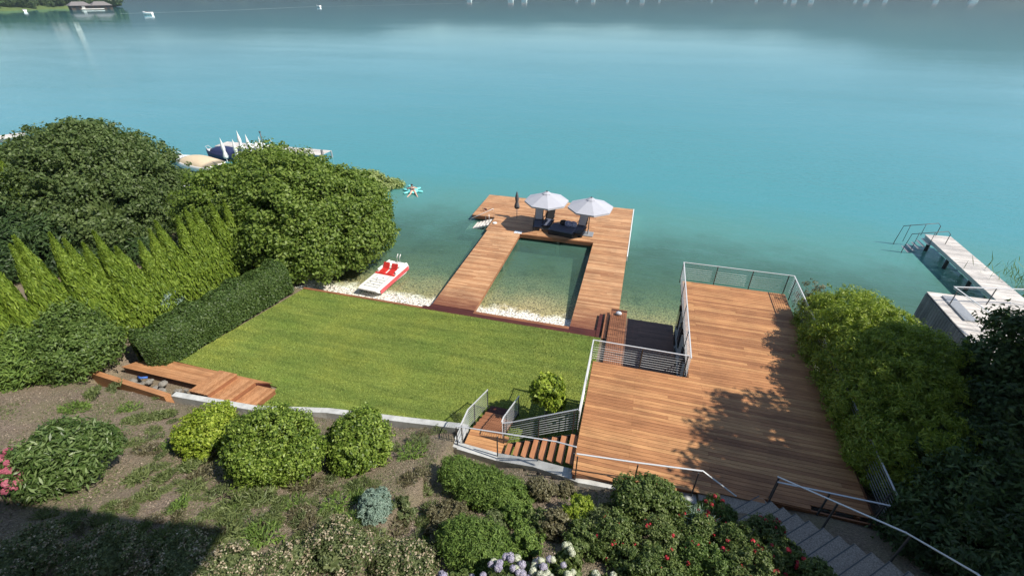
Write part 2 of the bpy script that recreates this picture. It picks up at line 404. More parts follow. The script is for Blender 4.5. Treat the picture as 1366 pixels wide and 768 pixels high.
def _gravel():
    b = NB('gravel_and_lake_bed'); p = b.pos()
    v = b.n('TexVoronoi'); v.inputs['Scale'].default_value = 11; b.l(p, v.inputs['Vector'])
    hs = b.n('HueSaturation'); hs.inputs['Saturation'].default_value = .06; b.l(v.outputs['Color'], hs.inputs['Color'])
    peb = b.mix(.6, b.ramp(v.outputs['Distance'], [(.0, (1, 1, 1)), (.45, (.85, .82, .76)), (.75, (.2, .19, .16))]), hs.outputs[0], 'MULTIPLY')
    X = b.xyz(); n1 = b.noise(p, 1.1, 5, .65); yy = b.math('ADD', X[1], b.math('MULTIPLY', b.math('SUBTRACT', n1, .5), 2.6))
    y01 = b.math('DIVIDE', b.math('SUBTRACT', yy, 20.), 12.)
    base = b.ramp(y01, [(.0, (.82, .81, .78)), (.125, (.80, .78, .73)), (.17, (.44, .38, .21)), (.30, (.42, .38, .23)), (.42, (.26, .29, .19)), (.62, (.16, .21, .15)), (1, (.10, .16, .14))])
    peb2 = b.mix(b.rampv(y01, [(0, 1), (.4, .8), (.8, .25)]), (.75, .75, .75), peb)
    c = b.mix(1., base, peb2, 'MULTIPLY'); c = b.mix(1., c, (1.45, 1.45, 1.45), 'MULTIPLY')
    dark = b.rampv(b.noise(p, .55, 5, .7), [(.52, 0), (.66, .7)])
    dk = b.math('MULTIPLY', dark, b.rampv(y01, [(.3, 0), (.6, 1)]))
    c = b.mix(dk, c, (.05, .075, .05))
    b.l(c, b.b.inputs['Base Color']); b.b.inputs['Roughness'].default_value = .85
    b.l(b.bump(v.outputs['Distance'], .5, .03), b.b.inputs['Normal']); return b.m
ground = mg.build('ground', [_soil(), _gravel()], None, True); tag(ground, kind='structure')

def _water():
    b = NB('lake_water'); X = b.xyz(); p = b.pos()
    n1 = b.noise(p, .28, 5, .6)
    yy = b.math('ADD', X[1], b.math('MULTIPLY', b.math('SUBTRACT', n1, .5), 7.))
    yy = b.math('ADD', yy, b.math('MULTIPLY', b.math('ABSOLUTE', b.math('ADD', X[0], 5.)), .10))
    d = b.math('DIVIDE', b.math('SUBTRACT', yy, 21.5), 24., clamp=True)
    fac = b.rampv(d, [(0, .0), (.12, .22), (.38, .46), (.62, .84), (1, 1)])
    depthcol = b.ramp(d, [(0, (.10, .17, .10)), (.35, (.105, .225, .17)), (.7, (.10, .285, .265)), (1, (.07, .265, .29))])
    tn = b.n('BsdfTransparent'); b.l(b.ramp(d, [(0, (1, 1, 1)), (.15, (.85, .95, .86)), (.6, (.5, .78, .68))]), tn.inputs[0])
    df = b.n('BsdfDiffuse'); b.l(depthcol, df.inputs[0])
    m1 = b.n('MixShader'); b.l(fac, m1.inputs[0]); b.l(tn.outputs[0], m1.inputs[1]); b.l(df.outputs[0], m1.inputs[2])
    h = b.math('ADD', b.math('MULTIPLY', b.noise(b.pos((.7, 1.8, 1), (0, 0, .25)), .8, 3, .6), .55),
               b.math('ADD', b.math('MULTIPLY', b.noise(b.pos((.7, 1.8, 1), (0, 0, -.15)), 2.6, 3, .6), .30),
                      b.math('MULTIPLY', b.noise(b.pos((1, 2.2, 1)), .12, 3, .5), .8)))
    patch = b.rampv(b.noise(b.pos((.5, 1.4, 1)), .02, 3, .6), [(.35, .35), (.65, 1.)])
    h = b.math('MULTIPLY', h, patch)
    near = b.rampv(b.math('DIVIDE', X[1], 400.), [(.0, 1.), (.10, .85), (.22, .42), (.45, .13), (1, .05)])
    h = b.math('MULTIPLY', h, near); nb = b.bump(h, 1., .17)
    gl = b.n('BsdfGlossy'); gl.inputs['Roughness'].default_value = .04; b.l(nb, gl.inputs['Normal'])
    gl.inputs['Color'].default_value = (.84, .95, 1, 1)
    fr = b.n('Fresnel'); fr.inputs[0].default_value = 1.333; b.l(nb, fr.inputs['Normal'])
    m2 = b.n('MixShader'); b.l(fr.outputs[0], m2.inputs[0]); b.l(m1.outputs[0], m2.inputs[1]); b.l(gl.outputs[0], m2.inputs[2])
    b.l(m2.outputs[0], b.out.inputs[0]); return b.m
mw = MB(); mw.add([(-5000, 19.7, 0), (5000, 19.7, 0), (5000, 6000, 0), (-5000, 6000, 0)], [(0, 1, 2, 3)])
lake = mw.build('lake_water', _water()); tag(lake, kind='structure')

# lawn with real blades
WLN = [(x, y+.27) for x, y in [(-17.0, 9.82), (-13.7, 10.0), (-10.65, 10.6), (-7.2, 10.85), (-5.05, 10.95)]]
lawnpoly = [(-18.25, 19.3), (-.62, 19.3), (-.62, 10.66), (-4.7, 10.66)]+WLN[::-1][0:4]+[(-14.0, 10.4), (-14.2, 11.92), (-19.95, 12.1)]
def lawntone(b):
    p = b.pos(); st = b.noise(b.pos((.30, 2.4, 1), (0, 0, R(-7))), 1., 3, .5); g = b.noise(p, .45, 4, .6)
    c = b.ramp(st, [(.35, (.78, .82, .76)), (.65, (1.16, 1.12, 1.06))])
    c = b.mix(1., c, b.ramp(g, [(.3, (.82, .92, .86)), (.52, (1, 1, 1)), (.72, (1.20, 1.10, 1.02))]), 'MULTIPLY')
    mp = b.pos((1, 1, 1), (0, 0, R(-6)))
    br = b.n('TexBrick'); br.offset = .5; br.inputs['Scale'].default_value = 1; br.inputs['Brick Width'].default_value = 2.5; br.inputs['Row Height'].default_value = .62
    br.inputs['Mortar Size'].default_value = .018; br.inputs['Mortar Smooth'].default_value = .8
    for k, vv in (('Color1', (1, 1, 1, 1)), ('Color2', (.89, .93, .86, 1)), ('Mortar', (.66, .70, .55, 1))): br.inputs[k].default_value = vv
    b.l(mp, br.inputs['Vector']); return b.mix(.9, c, br.outputs['Color'], 'MULTIPLY')
def _lawn():
    b = NB('lawn_turf'); f = b.noise(b.pos(), 30, 6, .8)
    c = b.ramp(f, [(.3, (.10, .145, .022)), (.55, (.20, .26, .05)), (.75, (.31, .36, .09))])
    b.l(b.mix(1., c, lawntone(b), 'MULTIPLY'), b.b.inputs['Base Color']); b.b.inputs['Roughness'].default_value = .9
    b.l(b.bump(f, .8, .03), b.b.inputs['Normal']); return b.m
def _blades():
    b = NB('lawn_blades'); c = b.ramp(b.rnd(), [(.1, (.12, .17, .024)), (.5, (.22, .285, .05)), (.9, (.35, .41, .10))])
    b.l(b.mix(1., c, lawntone(b), 'MULTIPLY'), b.b.inputs['Base Color']); b.b.inputs['Roughness'].default_value = .7; return b.m
M['f_grass'] = _blades()
m = MB(); m.hexa(lawnpoly, .80, .9); tag(m.build('lawn', _lawn()), kind='structure')
def inpoly(x, y, poly):
    c = np.zeros(len(x), bool); n = len(poly)
    for i in range(n):
        x1, y1 = poly[i]; x2, y2 = poly[(i+1) % n]
        if y1 == y2: continue
        k = ((y1 > y) != (y2 > y)) & (x < (x2-x1)*(y-y1)/(y2-y1)+x1); c ^= k
    return c
gx = RNG.uniform(-20, -.6, 260000); gy = RNG.uniform(10.3, 19.3, 260000)
k = inpoly(gx, gy, lawnpoly); gx = gx[k]; gy = gy[k]; n = len(gx)
P = np.stack([gx, gy, np.full(n, .915)], 1); T = np.stack([RNG.normal(size=n)*.7, RNG.normal(size=n)*.7, np.ones(n)], 1)
tag(quadmesh('grass', leaves(P, RNG.normal(size=(n, 3)), .055, .016, RNG, T=T), M['f_grass']),
    'short mown grass of the lawn between hedge and deck', 'grass', kind='stuff')

# ------------------------------------------------------------------ walls
m = MB()
top = [(-17.6, 9.80, 1.5), (-17.0, 9.82, 1.52), (-13.7, 10.0, 1.56), (-10.65, 10.6, 1.66), (-7.2, 10.85, 1.86), (-5.05, 10.95, 2.06)]
for a, b_ in zip(top, top[1:]):
    m.hexa([(a[0], a[1]), (b_[0], b_[1]), (b_[0], b_[1]+.26), (a[0], a[1]+.26)], [.3]*4, [a[2], b_[2], b_[2], a[2]])
m.hexa([(-5.05, 10.05), (-4.80, 10.05), (-4.80, 11.21), (-5.05, 11.21)], .3, [2.14, 2.14, 2.06, 2.06])
wl = m.build('retaining_wall', M['concrete']); tag(wl, 'pale low concrete wall holding the planted slope above the lawn', 'wall')
m = MB()
top = [(-4.80, 10.0, 2.14), (-3.3, 9.86, 2.20), (-1.9, 9.48, 2.85), (-.75, 9.02, 3.33), (-.4, 8.9, 3.40), (3.0, 9.08, 3.44)]
tf = [(-4.80, 10.30), (-3.3, 10.18), (-1.9, 9.78), (-.75, 9.38), (-.4, 9.3), (3.0, 9.4)]
for i in range(len(top)-1):
    a, b_ = top[i], top[i+1]
    m.hexa([(a[0], a[1]), (b_[0], b_[1]), tf[i+1], tf[i]], .3, [a[2], b_[2], b_[2], a[2]])
tag(m.build('stair_wall', M['concrete']), 'pale concrete wall rising beside the wooden stair to the deck', 'wall')

# ------------------------------------------------------------------ boards
def boards(m, rows, z, width=.145, gap=.007, thick=.03, joints=None, jit=.0, lo=1.8, hi=4.2):
    """rows: list of (y, x0, x1); boards run along X"""
    for i, (y, x0, x1) in enumerate(rows):
        cuts = [x0]
        if joints:
            off = joints[i % len(joints)]
            cuts += [c for c in off if x0+.3 < c < x1-.3]
        else:
            c = x0+random.uniform(.8, hi)
            while c < x1-.6: cuts.append(c); c += random.uniform(lo, hi)
        cuts.append(x1)
        for a, b_ in zip(cuts, cuts[1:]):
            dz = random.uniform(-.0015, .0015)
            m.box(a+.002, y+gap/2, z-thick, b_-.002, y+width-gap/2, z+dz)
# main deck
dk = thing('timber_deck', 'large L-shaped brown timber deck above the boathouse', 'deck', (2.9, 14, 3.6))
rows = []; y = 9.06
while y < 21.5:
    if y < 9.66: x0, x1 = -.62, -.62+(y+.16-9.0)/.66*5.5
    elif y < 14.2: x0, x1 = -.62, 7.62
    else: x0, x1 = 2.96, 7.62+.05*(y-14)/7
    rows.append((y, x0, min(x1, 7.7))); y += .145
J = [[1.02, 5.2], [3.4], [1.02], [5.2], [1.02, 3.4, 7.1], [3.4], []]; J[6] = [2.2]
m = MB(); boards(m, rows, 3.6, joints=J, gap=.011); m.build('deck_boards', M['deck'], dk)
m = MB()
m.box(-.64, 9.3, 3.36, -.60, 14.25, 3.575); m.box(-.60, 14.2, 3.36, 2.97, 14.24, 3.565); m.box(2.92, 14.24, 3.36, 2.96, 21.5, 3.565)
m.box(2.96, 21.5, 3.36, 7.66, 21.54, 3.565); m.box(7.66, 9.75, 3.36, 7.70, 21.5, 3.56)
m.hexa([(-.6, 9.02), (4.9, 9.64), (4.9, 9.68), (-.6, 9.06)], 3.36, 3.565); m.hexa([(4.9, 9.62), (7.64, 9.62), (7.64, 9.66), (4.9, 9.66)], 3.36, 3.565)
for i in range(14): m.box(-.58+i*.6, 9.75, 3.40, -.50+i*.6, 14.15 if i < 6 else 21.45, 3.562)
m.build('deck_frame', M['edgewood'], dk)
# boathouse under it
bh = thing('boathouse', 'grey rendered boathouse under the large timber deck', 'boathouse', (5, 17, 0))
m = MB(); m.box(3.08, 14.3, -1, 7.5, 21.2, 3.35); m.box(-.45, 9.9, .3, 7.5, 14.1, 3.34)
m.build('wall', M['greywall'], bh)
for yy in (15.3, 17.2, 19.1, 20.6):
    f = MB(); f.box(3.03, yy-.38, 1.5, 3.075, yy+.38, 2.5); fo = f.build('window', M['black'], bh)
    g = MB(); g.box(3.018, yy-.3, 1.58, 3.028, yy+.3, 2.42); g.build('pane', M['glass'], fo)
for yy in (16.2, 18.2, 20.1):
    g = MB(); g.box(2.93, yy-.06, 2.75, 3.075, yy+.06, 3.0); g.build('wall_lamp', M['black'], bh)

# dock
dock = thing('swimming_dock', 'long brown timber dock framing a square pool of lake water', 'dock', (-6, 30, .5))
rows = []; y = 20.42
while y < 37.95:
    if y < 30.75:
        rows.append((y, -10.45, -7.86)); rows.append((y, -2.36 if y > 20.4 else -2.3, .12))
    elif y < 33.25: rows.append((y, -10.6, .12))
    else: rows.append((y, -12.55, .12))
    y += .145
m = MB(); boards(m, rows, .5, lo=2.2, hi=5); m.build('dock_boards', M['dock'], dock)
m = MB()
def edge(x0, y0, x1, y1): m.box(min(x0, x1)-.02, min(y0, y1)-.02, .22, max(x0, x1)+.02, max(y0, y1)+.02, .466)
edge(-12.53, 33.3, -12.53, 37.9); edge(-12.5, 37.93, .1, 37.93); edge(.09, 20.5, .09, 37.9); edge(-10.43, 20.5, -10.43, 30.8)
edge(-12.5, 33.29, -10.6, 33.29); edge(-7.9, 20.5, -7.9, 30.8); edge(-2.33, 20.5, -2.33, 30.8); edge(-7.86, 30.83, -2.36, 30.83)
m.build('edge_beam', M['edgewood'], dock)
for x in (-12.2, -10.2, -8.1, -5, -2.1, -.15):
    for yy in (23, 27, 31.2, 34.5, 37.6):
        if -8 < x < -2.2 and yy < 31: continue
        if x < -11 and yy < 34: continue
        q = MB(); q.tube([(x, yy, -2.5), (x, yy, .21)], .11, 10); q.build('pile', M['galv'], dock)
m = MB(); m.box(.14, 29.3, .16, .20, 37.98, .52); m.build('white_fender_strip', M['white'], dock)
# edge boards along the lawn
le = thing('lawn_edge_boards', 'dark red-brown timber step boards between lawn and gravel shore', 'edging', (-9, 19.8, .8))
m = MB(); m.box(-18.3, 19.30, .5, -10.6, 19.46, .93); m.build('curb_board', M['edgewood'], le)
m = MB(); m.box(-10.6, 19.31, .4, -2.3, 19.62, .90); m.box(-2.3, 19.31, .4, -.92, 19.9, .895); m.build('top_step', M['darkred'], le)
for q in ((-10.5, 19.66, -7.86), (-2.36, 19.94, -.92)):
    m = MB(); m.box(q[0], q[1], .3, q[2], 20.40, .49); m.build('lower_step', M['darkred'], le)
m = MB(); m.box(-18.3, 19.48, .2, -10.55, 19.62, .62); m.box(-7.84, 19.66, .2, -2.38, 20.34, .52); m.build('shore_board', M['edgewood'], le)
# landing between dock and boathouse
ld = thing('landing_platform', 'timber landing with painted-in shade between dock and boathouse wall', 'landing', (1, 18, .95))
rows = []; y = 14.5
while y < 21.9: rows.append((y, -.30, 2.98) if y < 21.2 else (y, -.30, .58)); y += .145
m = MB(); boards(m, [(a, b_, .565) for a, b_, c_ in rows], .97, joints=[[.2]]); m.build('sunlit_landing_boards', M['edgewood'], ld)  # same platform, lighter boards where sun reaches past the deck's shadow
m = MB(); boards(m, [(a, .575, 2.98) for a, b_, c_ in rows if a < 21.2], .97, joints=[[1.8], [1.2]]); m.build('landing_boards', M['shadedeck'], ld)  # deck's shadow painted in as a darker board colour
for q in ((-.28, 21.84, .56, 21.9), (.6, 21.14, 2.95, 21.2)):
    m = MB(); m.box(q[0], q[1], .1, q[2], q[3], .93); m.build('landing_frame', M['darkwood'], ld)
for i, (a, z) in enumerate(((-.9, .66), (-.58, .82))):
    m = MB(); m.box(a, 19.3, z-.05, a+.22, 21.8, z); m.build('step', M['darkred'] if i == 0 else M['edgewood'], ld)
b_ = MB(); b_.ball((.12, 21.5, 1.08), (.17, .13, .11)); tag(b_.build('white_bag', M['towel'], smooth=True), 'small white bag lying on the landing beside the dock', 'bag')

# ------------------------------------------------------------------ railings
def samp(pts, s):
    L = [0]
    for a, b_ in zip(pts, pts[1:]): L.append(L[-1]+(Vector(b_)-Vector(a)).length)
    for i in range(len(pts)-1):
        if s <= L[i+1]+1e-6:
            return Vector(pts[i]).lerp(Vector(pts[i+1]), (s-L[i])/max(1e-6, L[i+1]-L[i]))
    return Vector(pts[-1])
def railing(label, pts, h=1.0, nb=8, posts=None, grp=None, toe=.12, railr=.021, low=.0, topmat='steel', name='railing'):
    """pts: base line; posts: list of points of the base line"""
    t = thing(name, label, 'railing', pts[0], grp)
    if posts is None:
        posts = []
        for a, b_ in zip(pts, pts[1:]):
            a = Vector(a); b_ = Vector(b_); n = max(1, round((b_-a).length/1.7))
            posts += [a.lerp(b_, i/n) for i in range(n)]
        posts.append(Vector(pts[-1]))
    m = MB()
    for a, b_ in zip(pts, pts[1:]): m.bar((a[0], a[1], a[2]+h), (b_[0], b_[1], b_[2]+h), railr*2.1, railr*.9)
    for p in pts: m.lathe([(0, -.012), (railr*1.05, -.012), (railr*1.05, .0125), (0, .0125)], (p[0], p[1], p[2]+h), 10)
    m.build('top_rail', M[topmat], t)
    for p in posts:
        q = MB(); q.bar((p[0], p[1], p[2]-.15-low), (p[0], p[1], p[2]+h-.02), .045, .012, (1, 0, 0)); q.box(p[0]-.018, p[1]-.018, p[2]-.15-low, p[0]+.018, p[1]+.018, p[2]+h-.022)
        q.build('post', M['post'], t)
    for k in range(nb):
        z = toe+(h-toe-.1)*k/(nb-1) if nb > 1 else h/2
        m = MB(); m.tube([(p[0], p[1], p[2]+z) for p in pts], .0085, 5); m.build('bar', M['steelbar'], t, True)
    return t
railing('steel railing with horizontal bars around the lake end of the deck', [(2.86, 14.22, 3.6), (2.86, 21.62, 3.6), (7.82, 21.62, 3.6), (7.84, 9.9, 3.6)], 1.0,
        posts=[(2.86, 16, 3.6), (2.86, 17.9, 3.6), (2.86, 19.8, 3.6), (2.86, 21.6, 3.6), (4.45, 21.62, 3.6), (6.05, 21.62, 3.6), (7.6, 21.62, 3.6), (7.82, 21.3, 3.6), (7.82, 19.6, 3.6), (7.83, 17.7, 3.6), (7.83, 15.8, 3.6), (7.83, 13.9, 3.6), (7.84, 12, 3.6), (7.84, 10.1, 3.6)])
railing('steel railing with horizontal bars along the deck edge above the lawn', [(-.70, 10.62, 3.6), (-.70, 14.32, 3.6), (2.80, 14.32, 3.6)], 1.0,
        posts=[(-.7, 10.7, 3.6), (-.70, 12.4, 3.6), (-.70, 14.3, 3.6), (1.15, 14.32, 3.6), (2.76, 14.32, 3.6)])
railing('sloping steel railing on the lawn side of the wooden stair flight', [(-3.28, 10.70, 2.15), (-2.95, 10.70, 2.3), (-.76, 10.70, 3.55)], 1.0, 8, posts=[(-3.25, 10.7, 2.15), (-2, 10.7, 2.85), (-.85, 10.7, 3.5)])
railing('short steel railing left of the lowest stair flight', [(-4.68, 10.25, 2.12), (-4.68, 11.0, 2.12), (-4.68, 13.2, 1.0)], 1.0, 9, posts=[(-4.68, 10.3, 2.1), (-4.68, 11.6, 1.8), (-4.68, 13.15, 1.0)])
railing('short steel railing right of the lowest stair flight', [(-3.34, 10.78, 2.12), (-3.34, 11.0, 2.12), (-3.34, 13.2, 1.0)], 1.0, 9, posts=[(-3.34, 11.3, 2.0), (-3.34, 13.15, 1.0)])
railing('plain steel handrail running down beside the concrete stair wall', [(-4.86, 10.22, 2.14), (-1.25, 9.72, 3.08), (-.60, 9.42, 3.40)], .92, 0,
        posts=[(-4.84, 10.2, 2.1), (-3.29, 10.05, 2.3), (-1.8, 9.72, 2.9), (-.62, 9.2, 3.4)], name='handrail', low=.1)
railing('plain steel handrail along the near edge of the deck', [(-.52, 9.0, 3.6), (1.2, 9.16, 3.6), (2.95, 9.36, 3.6), (3.92, 9.22, 3.05)], .95, 0, posts=[(-.5, 9.0, 3.5), (1.2, 9.14, 3.55), (2.85, 9.32, 3.55)], name='handrail', low=.3)
railing('plain steel railing at the shaded near corner of the deck', [(4.93, 9.58, 3.6), (7.6, 9.6, 3.6)], .9, 0, posts=[(4.93, 9.58, 3.6), (6.2, 9.58, 3.6), (7.5, 9.6, 3.6)], name='handrail')
railing('bent steel handrail climbing beside the granite steps', [(4.93, 9.70, 3.62), (6.75, 7.78, 4.95), (7.15, 6.6, 5.75), (7.3, 5.6, 6.2)], .95, 0, posts=[(4.96, 9.7, 3.6), (5.9, 8.7, 4.3), (6.8, 7.7, 5.0), (7.15, 6.5, 5.7)], name='handrail', railr=.02, low=.3)

# ------------------------------------------------------------------ wooden stairs
st = thing('wooden_stair', 'brown timber stair with landing from deck down to lawn', 'stair', (-3, 10.4, 2.1))
near = [(-3.05, 10.16), (-2.33, 9.94), (-.75, 9.44)]
for i in range(8):
    x = -2.96+i*.313; z = 2.29+i*.165
    q = MB(); q.hexa([(x-.11, interp(x-.11, near)), (x+.11, interp(x+.11, near)), (x+.11, 10.62), (x-.11, 10.62)], z-.05, z)
    q.build('tread', M['tread'], st)
m = MB()
for y in (10.64, ): m.hexa([(-3.1, y), (-.68, y), (-.68, y+.04), (-3.1, y+.04)], [2.0, 3.25, 3.25, 2.0], [2.2, 3.46, 3.46, 2.2])
m.build('stringer', M['black'], st)
m = MB()
y = 10.18
while y < 11.0:
    m.box(-4.62, max(y, 10.2)+.004, 2.09, -3.14, y+.136, 2.12); y += .14
m.build('landing_boards', M['deck'], st)
m = MB(); m.box(-4.6, 10.3, .9, -3.3, 11.0, 2.085); m.build('landing_base', M['darkwood'], st)
for i in range(7):
    z = 1.96-i*.17; y = 11.02+i*.34
    q = MB()
    for k in range(2): q.box(-4.62, y+k*.155, z-.04, -3.40, y+k*.155+.148, z)
    q.build('tread', M['edgewood'] if i < 5 else M['darkred'], st)
    if i < 6:
        q = MB(); q.box(-4.6, y+.01, max(.9, z-.22), -3.42, y+.03, z-.042); q.build('riser', M['darkred'], st)

# granite steps
gs = thing('granite_steps', 'speckled grey granite steps climbing beside the rose bed', 'steps', (4.4, 9.3, 3.6))
a0 = Vector((4.72, 9.75, 0)); dirv = Vector((.655, -.755, 0)).normalized(); side = Vector((-.755, -.655, 0))
m = MB(); m.hexa([(3.05, 9.15), (4.05, 8.9), (4.75, 9.58), (3.0, 9.50)], 3.0, 3.55); m.build('granite_landing', M['granite'], gs)
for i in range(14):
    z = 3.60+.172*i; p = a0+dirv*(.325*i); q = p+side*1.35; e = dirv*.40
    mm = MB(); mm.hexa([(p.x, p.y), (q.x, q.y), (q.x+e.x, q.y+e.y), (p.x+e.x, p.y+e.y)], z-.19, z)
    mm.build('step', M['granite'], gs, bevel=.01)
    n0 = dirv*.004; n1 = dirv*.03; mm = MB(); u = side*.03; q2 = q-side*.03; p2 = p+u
    mm.hexa([(p2.x+n0.x, p2.y+n0.y), (q2.x+n0.x, q2.y+n0.y), (q2.x+n1.x, q2.y+n1.y), (p2.x+n1.x, p2.y+n1.y)], z-.01, z+.004); mm.build('nosing_shade_strip', M['post'], gs)  # dark strip added for the shading and wear along each step edge

# ------------------------------------------------------------------ bench platform at the lawn's left corner
bp = thing('timber_platform', 'low orange-brown timber platform with steps at the lawn corner', 'platform', (-18, 11, 1.1))
def skewboards(m, quad, z, n, thick=.03, gap=.01):
    a, b_, c, d = [Vector((p[0], p[1], 0)) for p in quad]
    for i in range(n):
        t0, t1 = (i+gap*2)/n, (i+1-gap*2)/n
        p0, p1 = a.lerp(d, t0), b_.lerp(c, t0); q1, q0 = b_.lerp(c, t1), a.lerp(d, t1)
        m.hexa([(p0.x, p0.y), (p1.x, p1.y), (q1.x, q1.y), (q0.x, q0.y)], z-thick, z)
m = MB(); skewboards(m, [(-21.75, 10.85), (-17.0, 10.82), (-16.2, 11.45), (-21.3, 11.45)], 1.22, 5); skewboards(m, [(-21.2, 11.47), (-16.2, 11.47), (-14.4, 11.9), (-20.6, 11.9)], 1.10, 3)
m.build('platform_boards', M['bench'], bp)
m = MB(); m.hexa([(-21.7, 10.88), (-17.0, 10.85), (-14.5, 11.86), (-20.6, 11.86)], .8, 1.06); m.hexa([(-21.7, 10.88), (-17.02, 10.86), (-16.3, 11.42), (-21.3, 11.42)], 1.06, 1.185)
m.build('platform_frame', M['darkred'], bp)
for i, (xa, z) in enumerate(((-17.0, 1.62), (-16.1, 1.40), (-15.15, 1.18))):
    m = MB(); k = .95
    n = 6
    for j in range(n):
        u0 = xa+j*k/n+.006; u1 = xa+(j+1)*k/n-.006
        m.hexa([(u0, 10.15), (u1, 10.17), (u1+.28, 11.55), (u0+.28, 11.55)], z-.035, z)
    m.build('step_boards', M['benchd'], bp)
    m = MB(); m.hexa([(xa+.02, 10.17), (xa+k-.03, 10.19), (xa+k+.25, 11.52), (xa+.3, 11.52)], .8, z-.037); m.build('step_riser', M['edgewood'], bp)
tb = MB(); tb.hexa([(-22.25, 9.9), (-17.7, 9.60), (-17.6, 9.82), (-22.2, 10.12)], [.9]*4, [1.56, 1.62, 1.62, 1.56]); tag(tb.build('timber_beam', M['bench']), 'loose orange timber beam lying along the bare soil', 'beam')
for i in range(26):
    x = random.uniform(-21.3, -17.3); y = random.uniform(10.05, 10.7); r_ = random.uniform(.07, .22)
    m = MB(); m.ball((x, y, 1.05+r_*.3), (r_, r_*random.uniform(.7, 1), r_*.6), 7, 5)
    for j in range(len(m.v)): v = m.v[j]; m.v[j] = (v[0]+random.uniform(-.02, .02), v[1]+random.uniform(-.02, .02), v[2]+random.uniform(-.02, .02))
    tag(m.build('stone', M['rock']), 'grey rubble stone in the gap between beam and timber platform', 'stone', 'rubble stones by the timber platform')
m = MB(); m.tube([(-20.4, 10.55, 1.22), (-20.1, 10.45, 1.3), (-19.9, 10.6, 1.25)], .05, 6); tag(m.build('blue_hose', M['bluecover'], smooth=True), 'short piece of blue hose in the rubble beside the platform', 'hose')

# ------------------------------------------------------------------ parasols and furniture on the dock
def open_parasol(c, label):
    t = thing('open_parasol', label, 'parasol', (c[0], c[1], .5)); x, y = c; n = 8; zr, za, r = 2.72, 3.32, 1.66
    me = MB(); ring = []
    for k in range(n):
        a = 2*math.pi*(k+.35)/n
        for j, (f_, z) in enumerate(((.16, za-.05), (.55, zr+.30), (1, zr))): ring.append((x+r*f_*math.cos(a), y+r*f_*math.sin(a), z))
    apex = len(ring); me.v = ring+[(x, y, za)]
    for k in range(n):
        q = (k+1) % n; me.f += [(apex, k*3, q*3)]
        for j in range(2): me.f += [(k*3+j, k*3+j+1, q*3+j+1, q*3+j)]
    me.mi = [0]*len(me.f)
    o = me.build('canopy', M['canopy'], t); s = o.modifiers.new('thick', 'SOLIDIFY'); s.thickness = .012; s.offset = -1
    m = MB()
    for k in range(n):
        a = 2*math.pi*(k+.35)/n; b2 = 2*math.pi*(k+1.35)/n
        m.hexa([(x+r*.997*math.cos(a), y+r*.997*math.sin(a)), (x+r*.997*math.cos(b2), y+r*.997*math.sin(b2)), (x+r*.985*math.cos(b2), y+r*.985*math.sin(b2)), (x+r*.985*math.cos(a), y+r*.985*math.sin(a))], zr-.12, zr-.015)
    m.build('valance', M['canopy'], t)
    m = MB(); nn = 8
    for k in range(nn):
        a = 2*math.pi*(k+.35)/nn; b2 = 2*math.pi*(k+1.35)/nn; r1, r2 = .09, .34
        m.add([(x+r1*math.cos(a), y+r1*math.sin(a), za+.10), (x+r1*math.cos(b2), y+r1*math.sin(b2), za+.10), (x+r2*math.cos(b2), y+r2*math.sin(b2), za-.055), (x+r2*math.cos(a), y+r2*math.sin(a), za-.055)], [(0, 1, 2, 3)])
    o = m.build('vent_cap', M['canopy'], t); s = o.modifiers.new('thick', 'SOLIDIFY'); s.thickness = .01
    m = MB(); m.ball((x, y, za+.12), (.05, .05, .06), 8, 5); m.build('finial', M['black'], t, True)
    m = MB(); m.tube([(x, y, .56), (x, y, za+.05)], .032, 10); m.build('pole', M['post'], t, True)
    for k in range(n):
        a = 2*math.pi*(k+.35)/n
        m = MB(); m.bar((x, y, za-.08), (x+r*.98*math.cos(a), y+r*.98*math.sin(a), zr-.03), .02, .02); m.build('rib', M['post'], t)
    m = MB(); m.box(x-.4, y-.4, .503, x+.4, y+.4, .57); m.lathe([(.06, .06), (.06, .4), (.0, .4)], (x, y, .5), 10); m.build('base', M['galv'], t, bevel=.01)
    return t
open_parasol((-6.25, 32.45), 'left open pale grey parasol over the loungers on the dock')
open_parasol((-2.92, 32.1), 'right open pale grey parasol over the loungers on the dock')
def closed_parasol(label, loc, mats, h=2.9, lean=(0, 0), group=None, name='closed_parasol', base=True):
    t = thing(name, label, 'parasol', (0, 0, 0), group)
    prof = [(.03, 1.02), (.15, 1.05), (.20, 1.22), (.15, 1.5), (.10, 1.75), (.14, 2.05), (.11, 2.35), (.05, 2.7), (0, h)]
    m = MB(); nn = 16
    vs = [(r*(1+.22*math.cos(8*2*math.pi*k/nn))*math.cos(2*math.pi*k/nn)+lean[0]*z, r*(1+.22*math.cos(8*2*math.pi*k/nn))*math.sin(2*math.pi*k/nn)+lean[1]*z, z) for r, z in prof for k in range(nn)]
    m.add(vs, [(i*nn+k, i*nn+(k+1) % nn, (i+1)*nn+(k+1) % nn, (i+1)*nn+k) for i in range(len(prof)-1) for k in range(nn)])
    m.build('folded_canopy', mats[0], t, True)
    m = MB(); m.tube([(0, 0, .04), (lean[0]*1.1, lean[1]*1.1, 1.1)], .03, 8); m.build('pole', mats[1], t, True)
    if base: m = MB(); m.lathe([(0, .005), (.28, .005), (.28, .06), (.06, .08), (.05, .3), (0, .3)], n=14); m.build('base', M['galv'], t)
    t.location = loc; return t
p = at(689.5, 291, .5); closed_parasol('folded dark grey parasol standing left of the two open parasols', (p.x, p.y, .5), (M['darkcanvas'], M['galv']), 2.85, base=False).scale = (.95, .95, .8)
